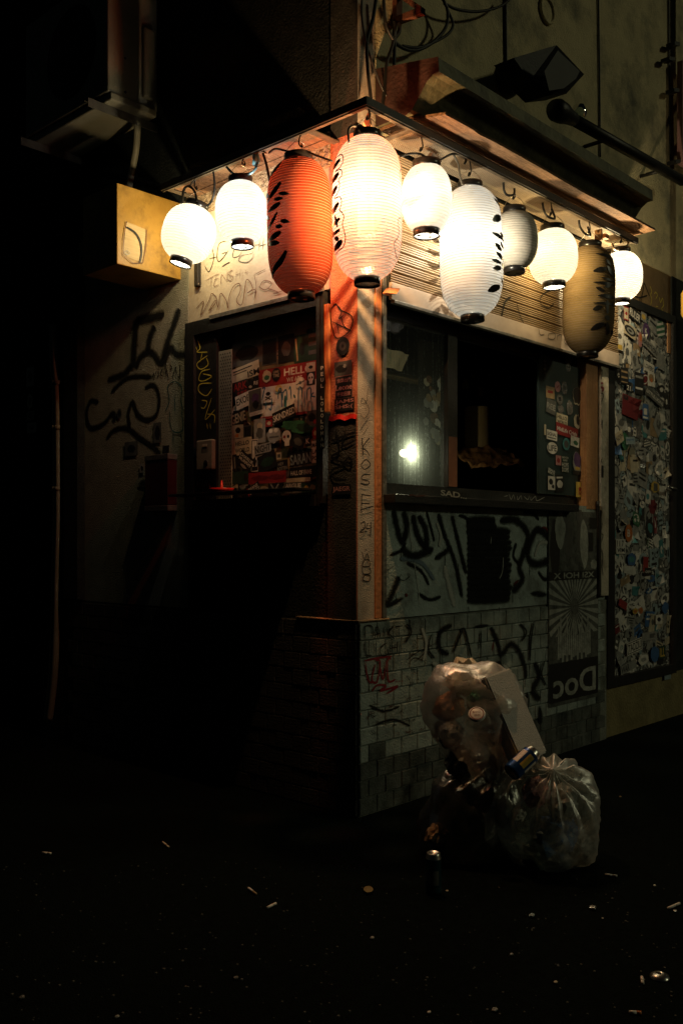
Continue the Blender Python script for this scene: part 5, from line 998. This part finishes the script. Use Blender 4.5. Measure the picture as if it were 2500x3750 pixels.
# ================================================================== UPPER WALL THINGS
UW = .02
mb = MB(); z_b = zoomer(1300, 0, .3827)
pa, pb_, pc = onY(*z_b(405,-60), .0), onY(*z_b(650,105), -.22), onY(*z_b(400,200), .0)
for a_, b_ in ((pa, pb_), (pb_, pc)):
    d_ = b_-a_; mb.obox((a_+b_)/2, d_/2, Vector((0.014,0,0)), Vector((0,0,.014)))
mb.obox((pa+pc)/2, (pc-pa)/2, Vector((.02,0,0)), Vector((0,.012,0)))
o = mb.build('wall_bracket', mat('rust', (.22,.08,.045), (.12,.04,.025), 14, .75, bump=.6)); tag(o, 'rusty triangular wall bracket above the corner among the cables', 'bracket')
q = lambda x, y, Y=-.06: onY(*z_b(x, y), Y)
cable('cable', 'thick black cable looping in a wide arc on the upper wall', [q(820,-40), q(880,90), q(870,250), q(770,380), q(640,465), q(520,480), q(410,430), q(340,340), q(290,220), q(275,60), q(270,-40)], .008, M['cable'])
cable('cable', 'thinner black cable following the wide arc on the upper wall', [q(850,20), q(900,130), q(935,240), q(880,330), q(740,410), q(600,455), q(450,440)], .007, M['cable'])
cable('cable', 'black cable sagging from the wide loop towards the top edge', [q(850,30), q(960,85), q(1130,112), q(1300,90), q(1420,40), q(1500,-40)], .007, M['cable'])
cable('cable', 'black cable dropping from the bracket to the canopy corner', [q(370,200), q(375,300), q(355,440), q(305,600), q(285,800), q(260,1020)], .008, M['cable'])
cable('cable', 'black cable falling straight down behind the hood end', [q(385,210), q(378,420), q(372,630), q(372,690)], .008, M['cable'])
cable('cable', 'short black cable loop under the wall bracket', [q(365,380), q(420,300), q(420,225), q(385,240), q(365,360)], .009, M['cable'])
cable('cable', 'black cable running down the orange lit corner to the canopy', [q(205,-40), q(170,180), q(115,400), q(120,650), q(140,850), q(158,1010)], .008, M['cable'])
cable('cable', 'thin black wire crossing the corner cable above the canopy', [q(65,-40), q(65,180), q(110,420), q(180,650), q(260,850), q(320,950)], .005, M['cable'])
cable('cable', 'thin dark cable running straight down to the floodlight mount', [onY(1850,-30,.01), onY(1851,120,.01), onY(1853,262,.01)], .008, M['cable'])
cable('cable', 'thin dark line cable down the middle of the upper wall', [onY(2189,-30,.012), onY(2193,250,.012), onY(2196,575,.012)], .006, M['cable'])
cable('cable', 'thin dark cable down the right end of the upper wall', [onY(2447,-30,.012), onY(2449,350,.012), onY(2453,640,.012)], .006, M['cable'])
# round vent cover
c = onY(1999, 40, .016); o = MB().lathe([(.058,.0),(.074,.0),(.074,.012),(.07,.016),(.06,.014),(.058,.003)], Matrix.Translation(c) @ Matrix.Rotation(math.pi/2, 4, 'X'), 36).lathe([(0,.004),(.059,.004)], Matrix.Translation(c) @ Matrix.Rotation(math.pi/2, 4, 'X'), 36).build('vent_cover', M['stucco'], None, True); tag(o, 'round vent cover on the dim upper wall near the top edge', 'vent')
# floodlight on its mount
fl = thing('floodlight', 'black boxy floodlight with a hood on the dim upper wall', 'floodlight')
zf = zoomer(1800, 100, .4464)
base = onY(*zf(135,430), 0.0); dk = M['black_metal']; dk2 = mat('flood_back', (.03,.034,.03), (.02,.022,.02), 12, .55)
MB().lathe([(0,.06),(.07,.055),(.085,.03),(.09,0)], Matrix.Translation(base+Vector((0,.02,0))) @ Matrix.Rotation(math.pi/2, 4, 'X'), 20).build('mount_box', dk, fl, True)
A1, A2, A3, A4 = [onY(*zf(x, y), -.34) for x, y in ((180,255),(525,145),(590,530),(330,450))]
B1, B2, B3, B4 = [onY(*zf(x, y), -.12) for x, y in ((240,330),(540,150),(440,565),(330,450))]
fr_ = [onY(*zf(180,250), -.26), onY(*zf(530,145), -.26), onY(*zf(755,385), -.38), onY(*zf(610,545), -.40), onY(*zf(440,565), -.34), onY(*zf(310,440), -.28)]
bk_ = [p+Vector((.03,.13,.02)) for p in fr_]
nf = 6
mesh('housing', fr_+bk_, [tuple(range(nf)), tuple(reversed(range(nf,2*nf)))]+[(i,nf+i,nf+(i+1)%nf,(i+1)%nf) for i in range(nf)], dk, fl)
pv = [onY(*zf(x, y), -.405) for x, y in ((540,190),(720,360),(690,420),(590,500),(470,520),(430,360))]
mesh('glass_front', pv, [tuple(range(6))], dk2, fl)
MB().tube([base+Vector((0,-.03,0)), onY(*zf(220,420), -.14), onY(*zf(300,430), -.2)], .022, 8).build('arm', dk, fl, True)
# pipe with a lamp head lying along the wall
pa, pb_ = onY(*zf(640,740), -.13), onY(*zf(1560,1260), -.13)
lp = thing('pipe_lamp', 'black spot lamp head at the end of a long wall pipe', 'spot lamp')
MB().tube([pa, pa.lerp(pb_, .5), pb_], .032, 12).build('pipe', dk, lp, True)
d_ = (pb_-pa).normalized(); rt = Vector((0,0,1)).rotation_difference(-d_).to_matrix().to_4x4()
MB().lathe([(0,-.05),(.034,-.04),(.042,.03),(.054,.08),(.057,.14),(.045,.17),(0,.18)], Matrix.Translation(pa+Vector((0,0,.0))) @ rt, 20).build('head', dk, lp, True)
MB().lathe([(0,.05),(.03,.04),(.042,.0),(.03,-.03)], Matrix.Translation(onY(*zf(715,705), -.15)), 14).build('glass_dome', M['glass'], lp, True)
for f_ in (.3, .8): MB().tube([pa.lerp(pb_, f_), pa.lerp(pb_, f_)+Vector((0,.15,0))], .012, 8).build('wall_clip', dk, lp, True)
# right end: downpipe, clips, pink sign edge
x_ = onY(2478, 500).x
dp = thing('downpipe', 'dark downpipe with clips at the right edge of the upper wall', 'pipe')
MB().tube([Vector((x_+.04, -.08, 2.5)), Vector((x_+.04, -.08, 4.0)), Vector((x_+.04, -.08, 6))], .04, 14).build('pipe', dk, dp, True)
for px, py in ((2462,165),(2443,220),(2460,335),(2465,595)):
    p = onY(px, py, -.03); MB().obox(p, (.04,0,.012), (0,.03,0), (0,0,.012)).build('clip', dk, dp)
sg = onY(2487, 420, -.05); o = box('hanging_sign', mat('sign_pink', (.42,.24,.24), (.34,.18,.18), 6, .6), None, sg.x, sg.x+.25, -.07, -.03, onY(2490,600,-.05).z, onY(2490,225,-.05).z, .004); tag(o, 'dull pink upright sign cut off by the right edge', 'sign')
sg2 = onY(2494, 960, -.4); o = MB().lathe([(0,-.16),(.05,-.15),(.1,-.06),(.1,.06),(.05,.15),(0,.16)], Matrix.Translation(onY(2556,1110,-.4)), 24).build('wall_globe', M['yellow_sign'], None, True); tag(o, 'dim yellow globe shape just cut by the right edge', 'globe')

# ================================================================== LEFT SIDE THINGS
bxs = thing('box_sign', 'yellow projecting box sign with an arc sticker on its side', 'sign')
YB = 1.21; XB = -.383
box('casing', M['yellow_sign'], bxs, XB, -.001, YB, YB+.3, 2.505, 2.895, .004)
PYB = Plane('Y', YB); zt = zoomer(0, 0, .7972)
c4p = [(580,1018),(672,1055),(655,1208),(565,1172)]
poly(bxs, PYB, [zt(*p) for p in c4p], M['ply'], 'arc_sticker'); PYC = Plane('Y', YB-.0018)
stroke(bxs, PYC, zs(zt, [[(582,1045),(620,1070),(643,1110),(650,1160),(642,1205)]]), 7, M['ink'], name='arc_mark', taper=False); stroke(bxs, PYC, zs(zt, [[(570,1160),(582,1152),(594,1163),(583,1170),(570,1160)],[(580,1161),(584,1162)],[(586,1142),(588,1145)]]), 2.4, M['ink'], name='eye_mark')
stroke(bxs, PYC, zs(zt, [[(580,1018),(565,1172),(655,1208),(672,1055)]]), 3, M['ink_brown'], name='sticker_edge', k=2, taper=False)
o = box('bracket_bar', M['black_metal'], None, -.02, .003, -LX.uv(735,1000)[0], -LX.uv(722,1000)[0], LX.uv(728,1050)[1], LX.uv(728,920)[1], .002); tag(o, 'short black metal bar on the wall below the tilted lantern', 'bar')
o = MB().lathe([(0,0),(.004,0),(.004,.002)], Matrix.Translation(onX(728,1038,-.0205)) @ Matrix.Rotation(-math.pi/2,4,'Y'), 8).build('screw', M['wire'], o)
# wall box in dark red
u0, v1 = LX.uv(566, 1672); u1, v0 = LX.uv(650, 1868)
wbx = thing('wall_box', 'dark red metal wall box with a pale edge on the left wall', 'box')
box('body', M['red_dark'], wbx, -.06, -.001, -u1, -u0, v0+.025, v1-.03, .004); box('lid', M['grey_metal'], wbx, -.062, -.001, -u1-.003, -u0+.003, v1-.029, v1, .003); box('base', M['grey_metal'], wbx, -.062, -.001, -u1-.003, -u0+.003, v0-.005, v0+.024, .003)
# pipes on the far left wall
for px, r, lab in ((204,.017,'left hand of two pale pipes clamped to the far left wall'), (216,.02,'right hand of two pale pipes clamped to the far left wall')):
    dx = (px-204)*.2
    pts = [onX(px-14-dx,1190,-.03), onX(px-10,1330,-.03), onX(px-3,1430,-.04), onX(px,1600,-.04), onX(px+1,1900,-.04), onX(px-4,2100,-.04), onX(px-8,2300,-.04), onX(px-16,2480,-.04), onX(px-34,2640,-.04)]
    o = cable('wall_pipe', lab, pts, r, M['plastic_beige'], cat='pipe', n=10)
    for y in (1402, 1566, 1790):
        p = onX(px, y, -.04); MB().tube([p-Vector((0,0,.012)), p+Vector((0,0,.012))], r*1.25, 10).build('clamp', M['plastic_beige'], o, True)
for i, (b4, cc, lab) in enumerate([((100,1345,128,1415),'grey','worn pale sticker high on the far left wall post'), ((100,1440,122,1500),'cream','torn white sticker in the middle of the far left post'), ((100,1505,128,1540),'dgrey','dark round face sticker on the far left post'), ((100,1548,135,1585),'grey','pale scribbled sticker lowest on the far left post')]):
    o = sticker_px(None, Plane('X', -.02), b4, K_[cc], [('#blob', K_['black'], 0, 0, .6, .6)], kind='blob' if i == 1 else 'rect', seed=i); tag(o, lab, 'sticker')
box('left_post', M['black_wall'], bar, -.019, .0, -LX.uv(140,1400)[0], -LX.uv(95,1400)[0], PL, 3.2)
box('pilaster', M['black_wall'], bar, -.05, -.001, -LX.uv(312,1400)[0], -LX.uv(262,1400)[0], PL+.01, 2.75)
# air conditioner on brackets
ac = thing('air_conditioner', 'grimy outdoor air conditioner unit on wall brackets at upper left', 'air conditioner')
AY0, AY1, AX0, AX1, AZ = 1.36, 2.17, -.335, -.03, 3.40
box('casing', M['plastic_beige'], ac, AX0, AX1-.12, AY0, AY1, AZ, AZ+.62, .008)
box('service_cover', mat('ac_cover', (.36,.35,.29), (.28,.27,.22), 9, .55, dirt=(.15,.14,.1)), ac, AX1-.119, AX1, AY0+.012, AY1, AZ, AZ+.62, .006)
box('pipe_cover', M['plastic_beige'], ac, AX1-.10, AX1-.03, AY0-.02, AY0+.0115, AZ+.04, AZ+.4, .012)
box('base_pan', M['plastic_beige'], ac, AX0+.01, AX1-.02, AY0-.012, AY1, AZ-.04, AZ-.001, .006)
mb = MB()
for i in range(9):
    r_ = .05+.022*i; mb.lathe([(r_-.003,0),(r_+.003,0),(r_+.003,.006),(r_-.003,.006),(r_-.003,0)], Matrix.Translation((AX0-.006, AY0+.34, AZ+.31)) @ Matrix.Rotation(math.pi/2,4,'Y'), 36)
mb.build('fan_grille', M['black_metal'], ac, True)
MB().lathe([(0,0),(.235,0),(.235,.003)], Matrix.Translation((AX0-.003, AY0+.34, AZ+.31)) @ Matrix.Rotation(math.pi/2,4,'Y'), 36).build('fan_opening', M['interior'], ac)
for y in (AY0+.05, AY1-.1):
    MB().box(AX0-.08, .0, y, y+.004, AZ-.085, AZ-.042).box(AX0-.08, .0, y+.0045, y+.04, AZ-.047, AZ-.042).build('bracket', M['grey_metal'], ac)
for zz in (.03, .2): MB().lathe([(0,.003),(.006,.003),(.007,0)], Matrix.Translation((AX0+.1, AY0-.001, AZ+zz)) @ Matrix.Rotation(math.pi/2,4,'X'), 10).build('screw', M['black_metal'], ac)
cable('drain_hose', 'wrinkled pale hose hanging under the air conditioner', [Vector((-.12,AY0+.06,AZ-.06)), Vector((-.1,AY0+.1,AZ-.18)), Vector((-.06,AY0+.22,AZ-.34)), Vector((-.03,AY0+.3,AZ-.5))], .018, M['plastic_beige'], cat='hose', n=10)

# ================================================================== RUBBISH BAGS
def bag(name, label, c, rx, ry, rz, knot, seed, m, pleat=.05, parent=None, lean=0., taper=0.):
    """thin plastic bag: a stuffed sack, creased, pleats gathering to its knot"""
    nu, nv = 72, 44; V = []; kd = Vector(knot).normalized()
    rot = Vector((0,0,1)).rotation_difference(kd).to_matrix()
    for j in range(nv+1):
        th = math.pi*j/nv
        for i in range(nu):
            ph_ = 2*math.pi*i/nu; d = Vector((math.sin(th)*math.cos(ph_), math.sin(th)*math.sin(ph_), math.cos(th)))
            f = 1.
            near = max(0., math.cos(th))
            f += pleat*near*math.sin(ph_*13+seed+2*noise.noise((math.cos(ph_)*2,math.sin(ph_)*2,seed)))*min(1., math.sin(th)*2.5)
            w = rot @ d
            f += .13*noise.noise(w*1.7+Vector((seed*3.1,0,0))) + .07*abs(noise.noise(w*4.2+Vector((0,seed*1.7,0)))) + .035*noise.noise(w*9+Vector((seed,seed,0)))
            f += .05*(-abs(noise.noise(w*3.1+Vector((seed*5.,2,1)))))
            p = Vector((w.x*rx*(1+taper*w.z), w.y*ry*(1+taper*w.z), w.z*rz))*f - RGT*lean*w.z
            if j < 3: p += Vector((kd.x*rx, kd.y*ry, kd.z*rz))*(.16, .11, .03)[j]
            q = Vector(c)+p; q.z = max(q.z, .006+.002*noise.noise(w*6)); V.append(q)
    Fc = [(j*nu+i, j*nu+(i+1)%nu, (j+1)*nu+(i+1)%nu, (j+1)*nu+i) for j in range(nv) for i in range(nu)]
    o = mesh(name, V, Fc, m, parent, True)
    if parent is None: tag(o, label, 'rubbish bag')
    return o
def crumple(name, label, c, r, m, seed, cat='litter', sq=(1,1,1), amp=.35):
    bm = bmesh.new(); bmesh.ops.create_icosphere(bm, subdivisions=3, radius=1.)
    for v in bm.verts:
        d = v.co.normalized(); f = 1+amp*noise.noise(d*2.2+Vector((seed*2.3,0,0)))+amp*.6*noise.noise(d*5+Vector((0,seed,0))); v.co = Vector((d.x*sq[0], d.y*sq[1], d.z*sq[2]))*f*r
        v.co += Vector(c)
    me = bpy.data.meshes.new(name); bm.to_mesh(me); bm.free(); me.materials.append(m)
    o = bpy.data.objects.new(name, me); link(o); tag(o, label, cat); return o
def at_depth(px, py, d): r_ = ray(px, py); return CAM + r_*d
def can(name, label, c, axis, r, h, body, stripes=()):
    t = thing(name, label, 'can', c); ax = Vector(axis).normalized(); rt = Vector((0,0,1)).rotation_difference(ax).to_matrix().to_4x4()
    MB().lathe([(r*.8,.004),(r*.92,.0),(r,.012),(r,h-.018)], rt, 28).build('body', body, t, True, local=True)
    MB().lathe([(0,h-.006),(r*.74,h-.006),(r*.8,h),(r*.84,h-.001),(r*.9,h-.009),(r,h-.018)], rt, 28).build('lid', M['steel'], t, True, local=True)
    MB().lathe([(0,.01),(r*.6,.008),(r*.8,.003)], rt, 28).build('base', M['steel'], t, True, local=True)
    for (a0, a1, z0, z1, m) in stripes:
        V = []; n_ = 10
        for i in range(n_+1):
            a = math.radians(a0+(a1-a0)*i/n_); V += [rt @ Vector((1.006*r*math.cos(a), 1.006*r*math.sin(a), z)) for z in (z0*h, z1*h)]
        mesh('print', V, [(2*i, 2*i+2, 2*i+3, 2*i+1) for i in range(n_)], m, t, True, None, True)
    return t
film = film_mat('bag_film', (.52,.51,.49), .56, rough=.4); film2 = film_mat('bag_film_clear', (.46,.52,.49), .7, rough=.42)
c_up = at_depth(1750, 2650, 3.60); c_rt = at_depth(2010, 2985, 3.42); c_lo = at_depth(1720, 3010, 3.55)
bag('rubbish_bag', 'upper see-through rubbish bag leaning on the graffiti wall, full of packaging', c_up, .205, .19, .245, (-.2,-.4,-.9), 3, film, .06, None, .035, .22)
bag('rubbish_bag', 'lower right see-through rubbish bag tied with a pleated knot', c_rt, .19, .18, .215, (-.45,-.35,.8), 8, film2, .09)
bag('rubbish_bag', 'dark sagging rubbish bag under the upper bag', c_lo, .2, .17, .23, (.4,-.3,.7), 14, film_mat('bag_film_dark', (.05,.055,.05), .25), .07)
# what the bags hold
fo = at_depth(1868, 2625, 3.46); dn = (at_depth(1905, 2745, 3.50)-at_depth(1800, 2500, 3.56)).normalized(); sd_ = Vector((dn.z*RGT.x, dn.z*RGT.y, -dn.dot(RGT)))
th_ = (-FWD*.55+Vector((0,0,.85))+RGT*.2); th_ = (th_-dn*th_.dot(dn)).normalized(); sdv = dn.cross(th_)
o = MB().obox(fo, dn*.165, sdv*.068, th_*.035).build('foam_block', mat('foam', (.66,.66,.64), (.6,.6,.58), 60, .9, bump=.4, bscale=200)); tag(o, 'long white foam block pressed against the side of the upper bag', 'foam block')
bmm = bmesh.new(); bmm.from_mesh(o.data); bmesh.ops.bevel(bmm, geom=bmm.edges[:], offset=.006, segments=2, affect='EDGES'); bmm.to_mesh(o.data); bmm.free()
ld_ = at_depth(1745, 2615, 3.36); fa = ((CAM-ld_).normalized()+Vector((0,0,.75))).normalized(); rt = Vector((0,0,1)).rotation_difference(fa).to_matrix().to_4x4()
lid = thing('tub_lid', 'round white tub lid with dark ring inside the upper bag', 'lid', ld_)
MB().lathe([(0,.004),(.026,.004),(.029,.002),(.031,-.004)], rt, 30).build('disc', PAL['white'], lid, True, local=True)
MB().lathe([(.0225,.0046),(.0255,.0046)], rt, 30).build('ring', PAL['dred'], lid, False, local=True)
v_, f_ = text2d('紫ラベル', .01); rr_ = (RGT-fa*RGT.dot(fa)).normalized(); up_ = fa.cross(rr_)
fz = fa*.0052
mesh('lettering', [rr_*(x*.03)+up_*(y*.009+.006)+fz for x, y in v_], f_, PAL['dred'], lid, False, None, True)
v_, f_ = text2d('(純米)', .01); mesh('lettering', [rr_*(x*.022)+up_*(y*.008-.007)+fz for x, y in v_], f_, PAL['dred'], lid, False, None, True)
o = crumple('wrapper', 'crumpled green wrapper behind the tub lid in the upper bag', at_depth(1738, 2570, 3.47), .05, mat('wrap_green', (.03,.17,.08), (.015,.09,.045), 20, .4), 5, sq=(1,.5,.75), amp=.5)
o = crumple('paper_wad', 'crumpled orange paper at the left of the upper bag', at_depth(1645, 2590, 3.6), .075, mat('wad_orange', (.6,.28,.13), (.45,.2,.1), 14, .8), 7, sq=(1,.6,.7), amp=.3)
for i, (px, py, d, r_, cc, lab) in enumerate([(1625,2670,3.6,.045,'kraft','brown paper wad low in the left of the upper bag'),(1650,2690,3.52,.055,'grey','pale round tray among the wads of the upper bag'),(1700,2480,3.6,.08,'cream','pale paper bunched in the top of the upper bag'),(1790,2690,3.5,.05,'lblue','bluish film wad in the middle of the upper bag'),(1680,2790,3.5,.06,'dgrey','dark wad at the base of the upper bag'),(1830,2780,3.52,.05,'orange','rust coloured strip wad by the can in the upper bag'),
      (1960,2900,3.38,.06,'pink','pale pink paper under the knot of the right bag'),(2060,2940,3.42,.07,'grey','grey paper wad high in the right bag'),(1900,2980,3.36,.03,'white','small white paper ball at left in the right bag'),(2040,3060,3.42,.09,'blue','dark blue packaging in the middle of the right bag'),(1960,3130,3.38,.06,'dgreen','dark green carton at the base of the right bag'),(2120,3100,3.42,.05,'grey','pale scrap at the lower right of the right bag'),(1600,3060,3.42,.05,'kraft','brown scrap standing behind the upright can')]):
    crumple('paper_wad', lab, at_depth(px, py, d), r_, K_[cc], 20+i, sq=(1,.7,.9))
ax = (at_depth(1955, 2755, 3.40)-at_depth(1870, 2835, 3.36))
can('drink_can', 'blue drink can with yellow print poking out of the upper bag', at_depth(1868, 2832, 3.31), ax, .033, .122, mat('can_blue', (.02,.09,.3), (.015,.06,.2), 12, .3, .5), [(150+i*60,190+i*60,.3,.75,PAL['yellow' if i % 2 else 'white']) for i in range(6)])
gp = onZ(1586, 3272, 0.); can('drink_can', 'tall slim teal can standing upright on the ground by the bags', gp+Vector((0,0,.001)), (0,0,1), .0265, .135, mat('can_teal', (.05,.16,.18), (.03,.1,.12), 12, .25, .8), [(150,260,.25,.6,PAL['dgrey'])])

# ================================================================== LITTER ON THE ASPHALT
def gl(px, py, z=.004): return onZ(px, py, z)
def butt(p0, p1, lab, m='cream', r=.0042):
    a, b = gl(*p0, r+.001), gl(*p1, r+.001); t = thing('cigarette_butt', lab, 'cigarette butt', a, 'cigarette butts on the asphalt'); d = b-a
    MB().tube([(0,0,0), tuple(d*.6)], r, 8).build('paper', PAL['white'], t, True, local=True); MB().tube([tuple(d*.601), tuple(d)], r*.98, 8).build('filter', PAL[m], t, True, local=True)
butt((156,3122),(188,3125),'cigarette butt farthest left on the asphalt','white'); butt((596,3084),(618,3102),'cigarette butt below the left wall between the left edge and the middle')
butt((910,3252),(938,3274),'darker bent cigarette butt left of the bright middle one','kraft'); butt((978,3324),(1010,3308),'bright cigarette butt nearest the middle of the asphalt','white')
butt((2212,3202),(2258,3208),'long white cigarette butt right of the rubbish bags','white'); butt((2444,3326),(2486,3308),'cigarette butt cut close to the right edge','white'); butt((2348,3578),(2352,3602),'short white cigarette butt beside the bottle cap','white'); butt((2302,3706),(2346,3708),'orange tipped cigarette butt at the bottom right','orange')
c = gl(2413, 3578, .002); cp = thing('metal_cap', 'round metal cap lying at the lower right on the asphalt', 'cap', c)
MB().lathe([(.026,0),(.024,.005),(.012,.011),(.008,.011),(.006,.008),(0,.008)], Matrix.Identity(4), 28).build('disc', M['steel'], cp, True, local=True); MB().lathe([(0,.0115),(.005,.0115),(.006,.008)], Matrix.Identity(4), 12).build('stud', M['black_metal'], cp, True, local=True)
def leaf(px, py, s, lab, m, cat='leaf'):
    c = gl(px, py, .006); V = []; n_ = 9
    for i in range(n_):
        u = i/(n_-1)*2-1; w = (1-u*u)**.7*.55
        for j in (-1, 0, 1): V.append(c+Vector((u*s*.8+.2*j*w*s, u*s*.5-j*w*s, .006*abs(j)*w+.004*u*u)))
    o = mesh('leaf', V, [(i*3+j, i*3+j+1, (i+1)*3+j+1, (i+1)*3+j) for i in range(n_-1) for j in (0,1)], m, None, True); tag(o, lab, cat)
leaf(1348, 3260, .032, 'dry yellow leaf on the asphalt left of the upright can', mat('leaf_dry', (.2,.16,.05), (.12,.09,.03), 40, .7))
for i, (px, py, r_, cc, lab) in enumerate([(2168,3323,.012,'silver','crumpled foil scrap right below the bags'),(1946,3352,.01,'lblue','bluish foil scrap under the right bag'),(2395,3242,.005,'white','tiny white crumb near the right edge'),(2270,2917,.006,'kraft','tiny bright scrap right of the bags'),(1362,3434,.007,'grey','tiny pale scrap in the middle foreground'),(1810,3696,.008,'grey','thin pale scrap at the bottom middle'),(2033,3596,.006,'cream','small cream scrap in the right foreground'),(80,3652,.008,'dgrey','grey scrap in the lower left corner'),(1871,3494,.006,'grey','pale splinter in the foreground under the bags'),(430,3722,.006,'grey','small pale scrap at the bottom left'),(865,3580,.007,'dgrey','dim scrap in the left foreground'),(2470,3335,.007,'silver','foil crumb by the right edge butt'),(2205,3362,.004,'white','tiny white speck right of the foil scrap'),(1570,3706,.005,'white','tiny white speck at the bottom middle'),(1636,3262,.005,'cream','tiny cream crumb beside the upright can')]):
    crumple('litter_scrap', lab, gl(px, py, r_*.6), r_, K_[cc], 60+i, sq=(1,.8,.5))
r3 = random.Random(5); mb = MB()
for i in range(380):
    p = gl(r3.uniform(0,2500), r3.uniform(3150,3745), 0.); s = r3.uniform(.001,.0032); mb.obox(p+Vector((0,0,s*.5)), (s,s*.3,0), (-s*.3,s*.8,0), (0,0,s*.5))
o = mb.build('grit', mat('grit', (.1,.105,.1), (.03,.033,.03), 50, .8)); o['kind'] = 'stuff'; o['label'] = 'fine pale grit scattered over the asphalt'
